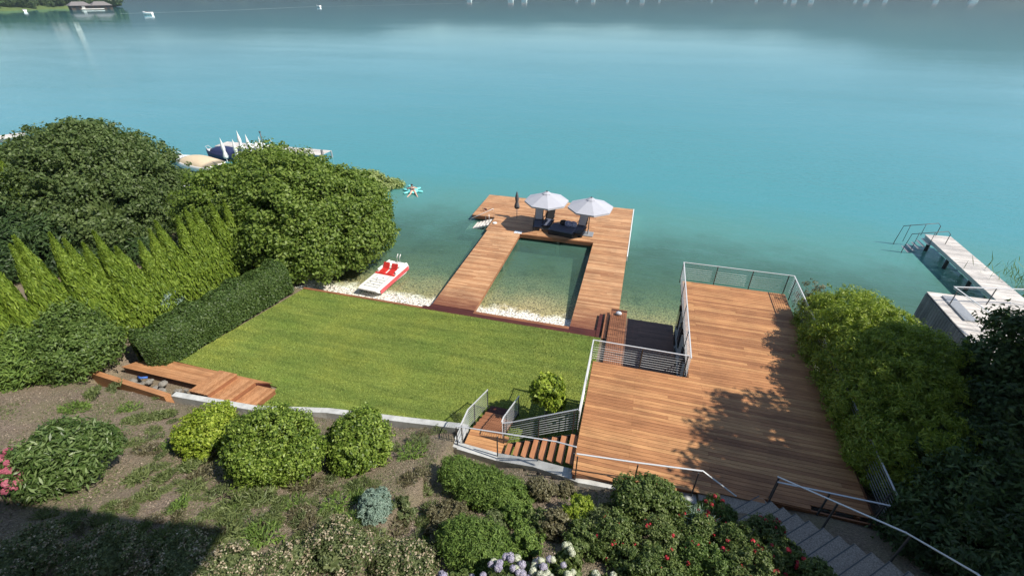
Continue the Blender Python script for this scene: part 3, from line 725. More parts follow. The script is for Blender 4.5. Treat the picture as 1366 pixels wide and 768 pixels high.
p = at(691, 310, .5); m = MB(); m.box(p.x-.28, p.y-.22, .503, p.x-.02, p.y+.2, .53); m.hexa([(p.x+.02, p.y-.22), (p.x+.32, p.y-.2), (p.x+.28, p.y+.18), (p.x+.0, p.y+.2)], .503, .53)
tag(m.build('folded_towels', M['towel']), 'pair of small pale blue towels on the shaded dock boards', 'towels')
p = at(660, 298, .5); m = MB(); m.lathe([(.0, .01), (.17, .01), (.19, .05), (.15, .08), (0, .09)], (p.x, p.y, .5), 12); tag(m.build('white_life_ring_lid', M['white'], smooth=True), 'small round white lid on the dock by the water ladder', 'lid')
p = at(649, 280, .5)
m = MB()
for i in range(14): a, b_ = p.x+random.uniform(-.45, .45), p.y+random.uniform(-.3, .3); m.ball((a, b_, .508), (random.uniform(.05, .16), random.uniform(.04, .1), .006), 7, 3)
tag(m.build('wet_leaf_patch', M['darkred']), 'small reddish patch of wet leaves on the far left dock', 'leaves')

def lounger(c, ang, label, towel=True):
    t = thing('sun_lounger', label, 'lounger', (0, 0, 0))
    m = MB(); m.box(-.34, -.95, .26, .34, .45, .31)
    for s_ in (-1, 1): m.bar((s_*.35, -.95, .28), (s_*.35, .5, .28), .04, .06)
    m.build('frame', M['wicker'], t)
    for sx in (-.32, .32):
        for sy in (-.85, .4): q = MB(); q.tube([(sx, sy, .0), (sx, sy, .27)], .025, 6); q.build('leg', M['black'], t)
    m = MB(); m.box(-.30, -.93, .31, .30, .42, .38); m.build('seat_cushion', M['cushion'], t, bevel=.02)
    m = MB(); m.bar((0, .42, .36), (0, .95, .95), .62, .07, (1, 0, 0)); m.v = m.v
    m = MB(); a = Vector((0, .40, .34)); b_ = Vector((0, .92, .98)); u = Vector((0, -.06, .05))
    m.add([(-.32, a.y, a.z), (.32, a.y, a.z), (.32, b_.y, b_.z), (-.32, b_.y, b_.z), (-.32, a.y-.07, a.z+.06), (.32, a.y-.07, a.z+.06), (.32, b_.y-.07, b_.z+.06), (-.32, b_.y-.07, b_.z+.06)],
          [(0, 1, 2, 3), (7, 6, 5, 4), (0, 4, 5, 1), (1, 5, 6, 2), (2, 6, 7, 3), (3, 7, 4, 0)])
    m.build('backrest', M['wicker'], t)
    for s_ in (-1, 1):
        m = MB(); m.tube([(s_*.37, -.3, .28), (s_*.37, -.3, .55), (s_*.37, .45, .58), (s_*.37, .6, .6)], .025, 6); m.build('armrest', M['black'], t, True)
    t.location = (c[0], c[1], .5); t.rotation_euler = (0, 0, ang)
    if towel:
        m = MB(); m.add([(-.27, .30, .45), (.27, .30, .45), (.29, .85, 1.08), (-.29, .85, 1.08), (.29, 1.0, 1.06), (-.29, 1.0, 1.06), (.29, .93, .55), (-.29, .93, .55)], [(0, 1, 2, 3), (3, 2, 4, 5), (5, 4, 6, 7)])
        o = m.build('beach_towel', M['towel']); o.location = (c[0], c[1], .5); o.rotation_euler = (0, 0, ang)
        s = o.modifiers.new('thick', 'SOLIDIFY'); s.thickness = .02
        tag(o, ('white towel over the backrest of the ' + ('left' if c[0] < -5 else 'right') + ' dark lounger'), 'towel')
    return t
lounger((-6.85, 32.6), R(8), 'black lounger under the left open parasol')
lounger((-6.15, 33.0), R(-4), 'black lounger just behind the left parasol pole', False)
lounger((-3.55, 32.35), R(-10), 'black lounger beside the right parasol pole')
dbd = thing('daybed', 'low square black daybed with slate cushion between the parasols', 'daybed', (-4.9, 31.7, .5))
m = MB(); m.hexa([(-5.85, 31.35), (-3.95, 31.05), (-3.75, 32.35), (-5.65, 32.6)], .52, .82); m.build('base', M['wicker'], dbd, bevel=.02)
m = MB(); m.hexa([(-5.82, 31.38), (-3.98, 31.08), (-3.79, 32.32), (-5.62, 32.57)], .822, .95); m.build('mattress', M['cushion'], dbd, bevel=.04)
def pillow(c, s_, rot, mat, label):
    m = MB(); m.ball((0, 0, 0), (s_, .11, s_*.85), 12, 8)
    for j, v in enumerate(m.v):
        k = (abs(v[0])/s_)**2.5*.4+1; m.v[j] = (v[0]*1.05, v[1], v[2]*k)
    o = m.build('pillow', M[mat], smooth=True); o.location = c; o.rotation_euler = rot; tag(o, label, 'pillow')
pillow((-4.45, 32.15, 1.18), .27, (R(-25), 0, R(-10)), 'pattern', 'blue patterned pillow in the middle of the daybed')
pillow((-4.05, 32.1, 1.19), .27, (R(-25), 0, R(-20)), 'pattern', 'blue patterned pillow at the right end of the daybed')
pillow((-4.85, 32.3, 1.16), .25, (R(-25), 0, R(5)), 'wicker', 'black pillow at the left end of the daybed')
stl = thing('side_table', 'small dark side table between daybed and right lounger', 'table', (-3.3, 31.7, .5))
m = MB(); m.lathe([(0, .42), (.26, .42), (.26, .45), (0, .45)], (-3.45, 31.55, .5), 16); m.build('table_top', M['black'], stl)
m = MB(); m.tube([(-3.45, 31.55, .51), (-3.45, 31.55, .92)], .03, 8); m.lathe([(0, .005), (.18, .005), (.18, .02), (0, .02)], (-3.45, 31.55, .5), 14); m.build('pedestal', M['black'], stl)

# water stair on the dock's left
ws = thing('water_stair', 'grey metal bathing stair going down into the lake left of the dock', 'stair', (-10.6, 32.3, .4))
for i in range(7):
    x = -10.75-i*.28; z = .40-i*.095
    q = MB(); q.box(x-.17, 31.85, z-.03, x, 33.05, z); q.build('tread', M['greywood'], ws)
for yy in (31.82, 33.08):
    m = MB(); m.bar((-10.6, yy, .42), (-12.7, yy, -.28), .03, .12); m.build('stringer', M['galv'], ws)
m = MB(); m.tube([(-10.62, 33.05, .45), (-10.62, 33.05, 1.35), (-12.6, 33.05, .25), (-12.9, 33.05, -.6)], .022, 7); m.build('handrail', M['steel'], ws, True)
m = MB(); m.tube([(-10.62, 31.85, .45), (-10.62, 31.85, 1.35), (-10.9, 31.85, 1.2), (-10.9, 31.85, .3)], .022, 7); m.build('handrail', M['steel'], ws, True)

# ------------------------------------------------------------------ pedalo
pd = thing('pedal_boat', 'white and red pedal boat pulled up on the white gravel', 'pedal boat', (0, 0, 0))
def hullx(y): return .73*(1-.0*y) if y < 1.4 else .73-.09*(y-1.4)
m = MB()
for s_ in (-1, 1):
    prof = [(-1.85, .34, .34), (-1.5, .10, .36), (1.4, .0, .36), (1.85, .14, .36)]
    for (ya, za, zb), (yb, zc, zd) in zip(prof, prof[1:]):
        xo, xi = s_*.70, s_*.32
        m.hexa([(min(xo, xi), ya), (max(xo, xi), ya), (max(xo, xi), yb), (min(xo, xi), yb)], [za-.02, za-.02, zc-.02, zc-.02], [.33]*4)
m.build('float', M['white'], pd)
m = MB(); m.hexa([(-.66, -1.9), (.66, -1.9), (.74, -1.6), (.74, 1.7), (.60, 1.9), (-.60, 1.9), (-.74, 1.7), (-.74, -1.6)], .34, .44)
m.build('hull_deck', M['worn'], pd, bevel=.03)
m = MB(); m.box(-.76, -1.6, .32, -.742, 1.7, .40); m.build('side_stripe', M['red'], pd)
m = MB(); m.box(.742, -1.6, .10, .765, 1.72, .37); m.build('side_stripe', M['redfade'], pd)
for s_ in (-1, 1):
    m = MB(); m.ball((s_*.33, 1.30, .56), (.28, .30, .16), 12, 7); m.build('rear_seat_shell', M['white'], pd, True)
    m = MB(); m.bar((s_*.30, .1, .47), (s_*.30, .72, .50), .46, .08); m.bar((s_*.30, .70, .50), (s_*.30, .92, .86), .46, .07); m.build('seat', M['red'], pd, bevel=.03)
m = MB(); m.box(-.72, .02, .443, .72, .22, .47); m.build('red_trim', M['red'], pd)
m = MB(); m.box(-.70, .3, .44, -.58, 1.7, .62); m.box(.58, .3, .44, .70, 1.7, .62); m.build('side_coaming', M['white'], pd, bevel=.04)
for s_ in (-1, 1):
    m = MB(); m.tube([(s_*.1, 1.75, .42), (s_*.1, 1.8, .85), (s_*.1, 1.95, 1.0)], .03, 7); m.build('boarding_handle', M['white'], pd, True)
m = MB()
for i in range(4): m.box(-.5+i*.02, -1.5+i*.28, .442, .5-i*.02, -1.47+i*.28, .447)
m.box(.46, -1.6, .442, .475, 0, .447); m.box(-.475, -1.6, .442, -.46, 0, .447); m.build('deck_groove', M['post'], pd)
for (a, b_) in ((-.2, -.5), (.15, -.35), (-.35, -1.0), (.25, -.9), (.05, -1.25), (-.1, -.75)):
    m = MB(); m.lathe([(0, .444), (.05, .444), (.04, .45), (0, .45)], (a, b_, 0), 8); m.build('deck_plug', M['post'], pd)
pd.location = (-14.72, 22.55, .12); pd.rotation_euler = (R(-1), R(0), R(-4))

# ------------------------------------------------------------------ skinned body
def skinned(name, V, E, rad, mat, parent=None, sub=2):
    me = bpy.data.meshes.new(name); me.from_pydata(V, E, []); o = link(name, me, mat, parent)
    sk_ = o.modifiers.new('skin', 'SKIN'); me.skin_vertices[0] if me.skin_vertices else None
    lay = me.skin_vertices[0].data
    for i, r_ in enumerate(rad): lay[i].radius = (r_, r_)
    lay[0].use_root = True
    s = o.modifiers.new('sub', 'SUBSURF'); s.levels = sub; s.render_levels = sub
    return o
ps = thing('person', 'swimmer in dark swimwear lying face down across the aqua float', 'person', (0, 0, 0))
V = [(0, 0, .32), (0, .22, .34), (0, .42, .36), (0, .56, .38), (0, .66, .42), (.17, .46, .35), (.36, .40, .26), (.42, .64, .18), (-.17, .46, .35), (-.36, .50, .26), (-.40, .74, .2), (.10, -.08, .28), (.16, -.48, .16), (.22, -.88, .04), (.26, -1.02, .0), (-.10, -.08, .28), (-.26, -.44, .14), (-.50, -.72, .05), (-.58, -.82, .0), (.44, .76, .16), (-.40, .86, .18)]
E = [(0, 1), (1, 2), (2, 3), (3, 4), (2, 5), (5, 6), (6, 7), (2, 8), (8, 9), (9, 10), (0, 11), (11, 12), (12, 13), (13, 14), (0, 15), (15, 16), (16, 17), (17, 18), (7, 19), (10, 20)]
rd = [.13, .12, .14, .06, .06, .07, .045, .035, .07, .045, .035, .10, .065, .045, .035, .10, .065, .045, .035, .04, .04]
skinned('body', V, E, rd, M['skin'], ps)
m = MB(); m.ball((0, .74, .46), (.085, .105, .11), 12, 9); m.ball((0, .86, .43), (.02, .02, .02), 6, 4); m.build('head', M['skin'], ps, True)
m = MB(); m.ball((0, .71, .50), (.10, .115, .10), 12, 8); m.build('hair', M['hair'], ps, True)
m = MB(); m.tube([(-.155, .30, .36), (0, .30, .49), (.155, .30, .36)], .03, 6); m.ball((0, -.03, .34), (.165, .12, .12), 12, 7); m.build('swimwear', M['swim'], ps, True)
p = at(551, 256, .1); ps.location = (p.x, p.y, -.02); ps.rotation_euler = (0, 0, R(32)); ps.scale = (1.15, 1.15, 1.0)
fl = thing('inflatable_float', 'aqua animal-shaped inflatable carrying the swimmer', 'inflatable', (0, 0, 0))
m = MB(); m.ball((0, .25, .14), (.42, .62, .15), 16, 9); m.build('float_body', M['aqua'], fl, True)
for (a, b_, c, d) in ((-.45, .62, R(50), .34), (.45, .62, R(-50), .34), (-.5, .0, R(120), .3), (.5, .0, R(-120), .3)):
    m = MB(); m.ball((0, 0, 0), (.13, d, .09), 12, 7); o = m.build('flipper', M['aqua'], fl, True); o.location = (a, b_, .12); o.rotation_euler = (0, 0, c)
m = MB(); m.ball((-.12, 1.02, .24), (.17, .2, .15), 12, 8); m.build('float_head', M['aqua'], fl, True)
fl.location = (p.x, p.y, -.02); fl.rotation_euler = (0, 0, R(32)); fl.scale = (1.2, 1.2, 1)

# ------------------------------------------------------------------ neighbours' jetty with parasols and boats (left)
jt = thing('left_jetty', 'grey timber jetty with white parasols behind the bright green tree', 'jetty', (-40, 44.6, .6))
jt.name = 'jetty'
rows = []; y = 43.7
while y < 45.6: rows.append((y, -48.2, -33.9)); y += .15
m = MB(); boards(m, rows, .75); m.build('jetty_boards', M['greywood'], jt)
for x in np.arange(-48, -33.8, 2.35):
    q = MB(); q.tube([(x, 43.65, -3), (x, 43.65, .72)], .1, 8); q.tube([(x, 45.6, -3), (x, 45.6, .72)], .1, 8); q.build('pile', M['galv'], jt)
for (a, b_, hh) in ((429, 201, 1.9), (406, 203, 1.5)):
    p = at(a, b_, 2.2); m = MB(); m.tube([(p.x, p.y, -1), (p.x, p.y, 2.25)], .12, 10); tag(m.build('mooring_post', M['post'], smooth=True), 'dark mooring post at the ' + ('right tip' if a > 420 else 'hidden side') + ' of the far left jetty', 'post')
for i, (a, b_) in enumerate(((408, 85), (515, 95), (553, 22), (628, 52), (742, 72), (848, 98), (970, 145))):
    px, py = 230+a/6.505, 170+b_/6.505; p = at(px, py, 3.9)
    lab = ['leftmost closed white parasol, in front of the navy boat', 'second closed white parasol from the left on the far jetty', 'tallest closed white parasol on the far jetty', 'closed white parasol right beside the tallest one', 'closed white parasol with a dark pole top next to it', 'second last closed white parasol towards the right', 'rightmost closed white parasol on the far jetty'][i]
    t = closed_parasol(lab, (p.x, p.y, .76), (M['parasol'], M['parasol']), 3.1, group='closed white parasols on the far jetty'); t.scale = (1.1, 1.1, 1)
p = at(348, 182, 3.2); m = MB(); m.tube([(p.x, p.y, .75), (p.x, p.y, 3.6)], .05, 8); m.ball((p.x, p.y, 3.65), .1, 8, 5); tag(m.build('lamp_post', M['post'], smooth=True), 'thin dark post among the closed white parasols', 'post')
def boat(name, label, L, B, Hh, cover, hullm, loc, rz, windsh=True, coverspan=(.05, .8)):
    t = thing(name, label, 'boat', (0, 0, 0)); n = 12; vs = []; sec = 7
    for i in range(n+1):
        u = i/n; wd = B/2*(1-max(0, (u-.45)/.55)**2.2)*(.9+.1*min(1, u*4)); wd = max(wd, .02)
        for k in range(sec):
            a = math.pi*k/(sec-1); vs.append((-math.cos(a)*wd, u*L-L/2, Hh*(1+.25*u*u)*(1-math.sin(a)**.7*1.05)))
    fs = [(i*sec+k, i*sec+k+1, (i+1)*sec+k+1, (i+1)*sec+k) for i in range(n) for k in range(sec-1)]+[tuple(range(sec))]
    m = MB(); m.add(vs, fs); o = m.build('hull', hullm, t, True); s = o.modifiers.new('t', 'SOLIDIFY'); s.thickness = .05
    m = MB(); dv = []
    for i in range(n+1): dv += [vs[i*sec], vs[i*sec+sec-1]]
    dv = [(v[0]*.96, v[1], v[2]-.03) for v in dv]; m.add(dv, [(2*i, 2*i+1, 2*i+3, 2*i+2) for i in range(n)]); m.build('boat_deck', M['white'], t)
    if cover:
        m = MB(); cv = []; kk = 9; c0, c1 = coverspan; nn = 8
        for i in range(nn+1):
            u = c0+(c1-c0)*i/nn; wd = B/2*(1-max(0, (u-.45)/.55)**2.2)*.93
            hgt = .55*math.sin(math.pi*min(1, max(0.02, (i+.6)/(nn+1.2))))**.6
            for k in range(kk):
                a = math.pi*k/(kk-1); cv.append((-math.cos(a)*wd, u*L-L/2, Hh*(1+.25*u*u)+math.sin(a)*hgt-.02))
        m.add(cv, [(i*kk+k, i*kk+k+1, (i+1)*kk+k+1, (i+1)*kk+k) for i in range(nn) for k in range(kk-1)]+[tuple(range(kk)), tuple(range(nn*kk, nn*kk+kk))])
        m.build('cover', cover, t, True)
    elif windsh:
        m = MB(); m.bar((-B*.3, L*.08, Hh), (-B*.3, -.05*L, Hh+.5), .04, .4); m.hexa([(-B*.38, L*.05), (B*.38, L*.05), (B*.34, L*.12), (-B*.34, L*.12)], Hh, Hh+.55); m.build('windscreen', M['glass'], t)
        m = MB(); m.box(-B*.3, -L*.3, Hh-.05, B*.3, -L*.1, Hh+.3); m.build('seat', M['cushion'], t, bevel=.05)
    m = MB(); m.tube([(-B*.15, L*.38, Hh*1.2), (-B*.12, L*.46, Hh*1.2+.35), (B*.12, L*.46, Hh*1.2+.35), (B*.15, L*.38, Hh*1.2)], .025, 6); m.build('bow_rail', M['steel'], t, True)
    t.location = loc; t.rotation_euler = (0, 0, rz); return t
p = at(262, 219, .6); boat('motor_boat', 'white motor boat under a beige tarpaulin beside the green tree', 6.4, 2.6, .9, M['beige'], M['white'], (p.x, p.y, .05), R(80), coverspan=(.02, .72))
p = at(299, 205, .6); boat('motor_boat', 'dark navy covered boat below the leftmost closed parasol', 4.2, 1.8, .8, M['navy'], M['navy'], (p.x, p.y, .05), R(95))
p = at(244, 246, .5); boat('small_boat', 'small white boat with blue cover half hidden between the two trees', 5.0, 2.0, .7, M['bluecover'], M['white'], (p.x, p.y, .05), R(60), coverspan=(.5, .8))
p = at(243, 226, .3)
for i, (a, b_) in enumerate(((332, 198), (340, 196), (349, 197), (356, 199))):
    p = at(a, b_, 1.2); t = thing('deck_chair', 'white plastic chair among the closed parasols on the far jetty', 'chair', (p.x, p.y, .76), 'white chairs on the far jetty')
    m = MB(); m.box(p.x-.28, p.y-.28, 1.16, p.x+.28, p.y+.28, 1.2); m.build('seat', M['white'], t)
    m = MB(); m.bar((p.x, p.y+.28, 1.18), (p.x, p.y+.4, 1.65), .5, .04, (1, 0, 0)); m.build('backrest', M['white'], t)
    for sx in (-.25, .25):
        for sy in (-.25, .25): m = MB(); m.tube([(p.x+sx, p.y+sy, .765), (p.x+sx, p.y+sy, 1.17)], .02, 6); m.build('leg', M['white'], t)
# pale jetty at the left edge
a, b_ = at(-60, 191, .6), at(34, 179, .6); m = MB(); m.bar((a.x, a.y, .6), (b_.x, b_.y, .6), 1.6, .2); m.bar((a.x, a.y, .1), (b_.x, b_.y, .1), .2, 1.); tag(m.build('far_left_jetty', M['greywood']), 'thin pale jetty reaching into the lake at the left edge of view', 'jetty').name = 'jetty'

# ------------------------------------------------------------------ right neighbour: boathouse roof terrace and jetty
rb = thing('boathouse', 'weathered grey boathouse with flat roof terrace beside the long jetty', 'boathouse', (18, 23, 2.2))
m = MB()
x0, x1, y0, y1 = 16.0, 24.5, 16.5, 26.3
for i in range(48):
    a = y0+(y1-y0)*i/48; m.box(x0-.03, a+.01, -1.2, x0, a+.19, 2.12)
for i in range(42):
    a = x0+(x1-x0)*i/42; m.box(a+.01, y1, -1.2, a+.19, y1+.03, 2.12)
m.box(x0, y0, -1.2, x1, y1-.002, 2.10); m.build('wall', M['greywoody'], rb)
rows = []; y = y0
while y < y1: rows.append((y, x0+.02, x1)); y += .145
m = MB(); boards(m, rows, 2.2, thick=.05); m.build('roof_boards', M['greywood'], rb)
m = MB(); m.box(16.55, 23.7, 2.205, 17.1, 26.0, 2.28); m.build('roof_grating', M['galv'], rb)
def pt(px, py, z): return tuple(at(px, py, z))
r1 = railing('white steel railing around the roof terrace of the right boathouse', [(17.25, 21.0, 2.2), (16.4, 25.3, 2.2), (20.6, 26.15, 2.2)], 1.0, 2, posts=[(16.9, 22.9, 2.2), (16.5, 25.1, 2.2), (18.4, 25.7, 2.2), (20.5, 26.1, 2.2)], topmat='steel', railr=.03)
jr = thing('jetty', 'long pale timber jetty running out from the right boathouse', 'jetty', (21.6, 32, .8))
rows = []; y = 26.4
while y < 37.6: rows.append((y, 20.85, 22.5)); y += .15
m = MB(); boards(m, rows, 1.0); m.build('jetty_boards', M['greywood'], jr)
m = MB(); m.box(20.86, 26.4, .74, 20.94, 37.5, .965); m.box(22.40, 26.4, .74, 22.48, 37.5, .965); m.build('edge_beam', M['galv'], jr)
for y in (28.5, 31.5, 34.3, 37.0):
    for x in (21.05, 22.3):
        q = MB(); q.tube([(x, y, -3), (x, y, .73)], .12, 8); q.build('pile', M['black'], jr)
for i in range(5):
    q = MB(); q.box(20.62-.24*i, 36.3, .74-i*.19, 20.80-.24*i, 37.4, .77-i*.19); q.build('bathing_step', M['galv'], jr)
for y in (36.15, 37.55):
    m = MB(); m.tube([(21.5, y, 1.0), (21.5, y, 1.75), (21.3, y, 1.95), (19.3, y, 1.5), (19.2, y, .2), (19.3, y, -.8)], .025, 7); m.tube([(20.6, y, .9), (20.6, y, 1.8)], .02, 6); m.tube([(19.7, y, .3), (19.7, y, 1.64)], .02, 6)
    m.build('bathing_rail', M['post'], jr, True)
m = MB(); m.tube([(22.5, 27.6, 1.0), (22.5, 27.6, 1.9), (24.2, 27.6, 1.9)], .025, 7); m.build('end_rail', M['steel'], jr, True)

# ------------------------------------------------------------------ vegetation: big trees on the left
def ell(px, py, z, r): p = at(px, py, z); return (p.x, p.y, p.z, *r)
c = Vector((-38.0, 23.4, 3.7)); t = thing('broadleaf_tree', 'big dark green rounded tree left of the bright green one', 'tree', (c.x, c.y, .6))
E1 = [(c.x, c.y, c.z, 5.4, 5.4, 4.2), (c.x-3.4, c.y-1.5, c.z-.2, 4.2, 4.2, 3.6), (c.x+2.6, c.y+1.2, c.z-.9, 3.3, 3.3, 3.0), (c.x-3, c.y+2.5, c.z+.4, 4, 4, 3.2), (c.x+3.6, c.y-2.2, c.z-1.2, 3.4, 3.4, 2.8), (c.x-.5, c.y, c.z+1.2, 3.6, 3.6, 3.2)]
bush_mesh(E1, M['f_alder'], 640, .80, 130, .23, .12, t, 'crown', 3, .72)
trunk(t, (c.x, c.y, .4), (c.x, c.y, 6), .35, [(c.x+3, c.y-2, 4.5), (c.x-3, c.y, 5.5), (c.x+1, c.y+3, 5)])
c = Vector((-21.6, 23.6, 3.3)); t = thing('broadleaf_tree', 'bright green bushy tree on the shore beside the pedal boat', 'tree', (c.x, c.y, .6))
E2 = [(c.x, c.y, c.z, 4.4, 4.4, 3.7), (c.x-3.9, c.y-.8, c.z+.2, 3.1, 3.1, 2.9), (c.x+3.3, c.y+.8, c.z-.9, 3.0, 3.0, 2.6), (c.x+1.8, c.y-1.7, c.z-1.0, 2.8, 2.6, 2.5), (c.x-1.9, c.y+1.6, c.z+.8, 3.4, 3.4, 3.1), (c.x+2.2, c.y+2.2, c.z-.3, 3.2, 3.2, 2.8), (c.x-1.6, c.y-2.2, c.z-.5, 2.6, 2.4, 2.6)]
bush_mesh(E2, M['f_beech'], 640, .62, 130, .20, .12, t, 'crown', 4, .72)
trunk(t, (c.x, c.y, .2), (c.x, c.y, 5), .3, [(c.x+3, c.y-1, 3), (c.x-3, c.y, 4), (c.x+1, c.y+3, 4)])
p = at(500, 246, .3); t = thing('waterside_shrub', 'pale yellowish shrub hanging over the water behind the green tree', 'shrub', (p.x, p.y, 0))
bush_mesh([(p.x-1.3, p.y, .5, 2.4, 1.8, .9), (p.x+1.0, p.y+.3, .25, 1.7, 1.2, .45), (p.x+1.3, p.y-3.4, .15, 1.1, .7, .3)], M['f_weed'], 130, .36, 60, .2, .10, t, 'foliage', 5, .6)
# thujas
def thuja_mesh(seed, h=4.6, r=1.08):
    rng = np.random.default_rng(seed); n = 9000; u = rng.uniform(0, 1, n)**.8; z = u*h
    lob = 1+.10*np.sin(5*rng.uniform(0, 6.28, n))
    rad = r*np.clip((1-u)**.88, .02, 1)*rng.uniform(.72, 1.06, n)*lob; a = rng.uniform(0, 2*np.pi, n)
    k = np.round(a/(2*np.pi)*17+u*3)/17*2*np.pi; a = a*.75+(k-u*3/17*2*np.pi)*.25
    rad = rad*(1+.07*np.sin(z*5+a*3)); P = np.stack([rad*np.cos(a), rad*np.sin(a), z], 1); O = np.stack([np.cos(a), np.sin(a), np.full(n, .25)], 1)
    N = nrm(O+.55*rng.normal(size=(n, 3))); T = np.stack([.35*np.cos(a), .35*np.sin(a), np.ones(n)], 1)+.2*rng.normal(size=(n, 3))
    V = leaves(P, N, .22, .075, rng, T=T)
    cf = corefaces([(0, 0, h*.30, r*.62, r*.62, h*.30)], 1., 26, 24, rng)
    return np.concatenate([V, cf])
TH = []
tips = [(-24.78, 10.2, 7.3), (-24.67, 10.9, 6.9), (-24.53, 11.5, 7.2), (-24.4, 12.15, 7.0), (-24.2, 12.8, 6.5), (-24.35, 13.3, 5.9), (-24.0, 13.9, 6.4), (-23.9, 14.55, 5.3), (-23.75, 15.2, 5.2), (-23.6, 15.8, 5.55), (-23.4, 16.5, 5.95), (-23.25, 17.15, 5.75), (-23.1, 17.8, 6.1), (-22.97, 18.45, 5.85), (-22.84, 19.1, 6.0), (-22.7, 19.75, 5.75), (-22.6, 20.3, 4.9), (-22.3, 20.9, 3.5), (-21.9, 21.5, 2.6), (-25.1, 9.4, 7.4), (-25.4, 8.6, 7.2)]
protos = []
for i, (tx, ty, zt) in enumerate(tips):
    p = Vector((tx, ty, 0)); hh = zt-1.0
    if i < 3:
        t = thing('thuja', 'x', 'conifer', (0, 0, 0)); quadmesh('foliage', thuja_mesh(20+i), M['f_thuja'], t)
        m = MB(); m.tube([(0, 0, 0), (0, 0, 3.6)], [.09, .02], 6); m.build('trunk', M['bark'], t); protos.append(t)
    else: t = copy_tree(protos[i % 3])
    t.location = (p.x, p.y, 1.0); s_ = hh/4.6; wd_ = random.uniform(.74, .9) if hh > 2.8 else .6; t.scale = (wd_, wd_, s_); t.rotation_euler = (R(random.uniform(-3, 3)), R(random.uniform(-3, 3)), i*1.3)
    tag(t, 'tall yellow-green pointed thuja in the row behind the dark hedge', 'conifer', 'thujas in the row left of the lawn')
p = at(6, 225, 6.5); t = thing('conifer', 'bright green conifer at the left edge above the thuja row', 'conifer', (p.x, p.y, .8)); quadmesh('foliage', thuja_mesh(40, 6.2, 1.9)+np.array([p.x, p.y, .8]), M['f_thuja'], t)
m = MB(); m.tube([(p.x, p.y, .8), (p.x, p.y, 5)], [.15, .03], 6); m.build('trunk', M['bark'], t)
# yew at far left
t = thing('yew_shrub', 'dark spreading yew at the left edge between thujas and round tree', 'shrub', (-34, 17.6, .9))
bush_mesh([ell(40, 308, 3.0, (2.8, 2.0, 1.7)), ell(-20, 300, 3.2, (2.6, 2, 1.8)), ell(85, 322, 2.4, (1.6, 1.4, 1.5)), ell(15, 350, 1.8, (2.6, 1.8, 1.4)), ell(95, 345, 1.6, (2.2, 1.5, 1.2)), ell(190, 330, 1.5, (2.2, 1.5, 1.1))], M['f_yew'], 170, .55, 70, .30, .08, t, 'foliage', 7, .75)
# dark clipped hedge along the lawn
t = thing('clipped_hedge', 'dark green clipped hedge along the left side of the lawn', 'hedge', (-20, 15.5, .9))
def hedge(ax, bx, w_, h, n, L, Wd, mat, parent, seed, rnd=.5):
    rng = np.random.default_rng(seed); a = np.array(ax, float); b2 = np.array(bx, float); d = b2-a; Ln = np.linalg.norm(d); d /= Ln; s_ = np.array([-d[1], d[0]])
    u = rng.uniform(0, Ln, n); th = rng.uniform(-.15, np.pi+.15, n); e = 2./2.6+.2
    cs, sn = np.cos(th), np.sin(th); cx_ = np.sign(cs)*np.abs(cs)**.6*w_/2; cz_ = np.sign(sn)*np.abs(sn)**.6*h*.62+h*.38
    wob = 1+.05*np.sin(u*2.3+th*2)+.04*np.sin(u*5.1); k = rng.uniform(.90, 1.05, n)*wob
    lowz = rng.uniform(0, 1, n) < .3; cz_ = np.where(lowz, rng.uniform(.02, .5, n)*h, cz_); cx_ = np.where(lowz, np.sign(cx_)*w_/2, cx_)
    endf = np.clip(np.minimum(u, Ln-u)/.35, .1, 1)**.4
    P = np.stack([a[0]+d[0]*u+s_[0]*cx_*k*endf, a[1]+d[1]*u+s_[1]*cx_*k*endf, .95+cz_*k*(.75+.25*endf)], 1)
    N = np.stack([s_[0]*cs, s_[1]*cs, sn], 1)+.6*rng.normal(size=(n, 3)); V = leaves(P, N, L, Wd, rng)
    core = []; K = 12
    c0 = [(math.copysign(abs(math.cos(math.pi*i/K))**.6, math.cos(math.pi*i/K))*w_/2*.86, (math.sin(math.pi*i/K)**.6)*h*.9) for i in range(K+1)]
    for j in range(10):
        for i in range(K):
            q = []
            for (jj, ii) in ((j, i), (j+1, i), (j+1, i+1), (j, i+1)):
                uu = .5+(Ln-1.)*jj/10; cx2, cz2 = c0[ii]; ek = .7 if jj in (0, 10) else 1; cx2 *= ek; cz2 *= ek; q.append([a[0]+d[0]*uu+s_[0]*cx2, a[1]+d[1]*uu+s_[1]*cx2, .9+cz2])
            core.append(q)
    return quadmesh('foliage', np.concatenate([V, np.array(core)]), mat, parent)
hedge((-20.9, 11.3), (-19.3, 19.3), 1.7, 1.75, 60000, .11, .07, M['f_hedge'], t, 8)
# pale shrub between hedge and thujas
p = at(226, 400, 1.8); t = thing('small_shrub', 'small grey-green shrub peeking out between thujas and hedge', 'shrub', (p.x, p.y, .9)); bush_mesh([(p.x, p.y, 1.7, .55, .5, .7)], M['f_blue'], 30, .2, 50, .12, .06, t, 'foliage', 9, .6)
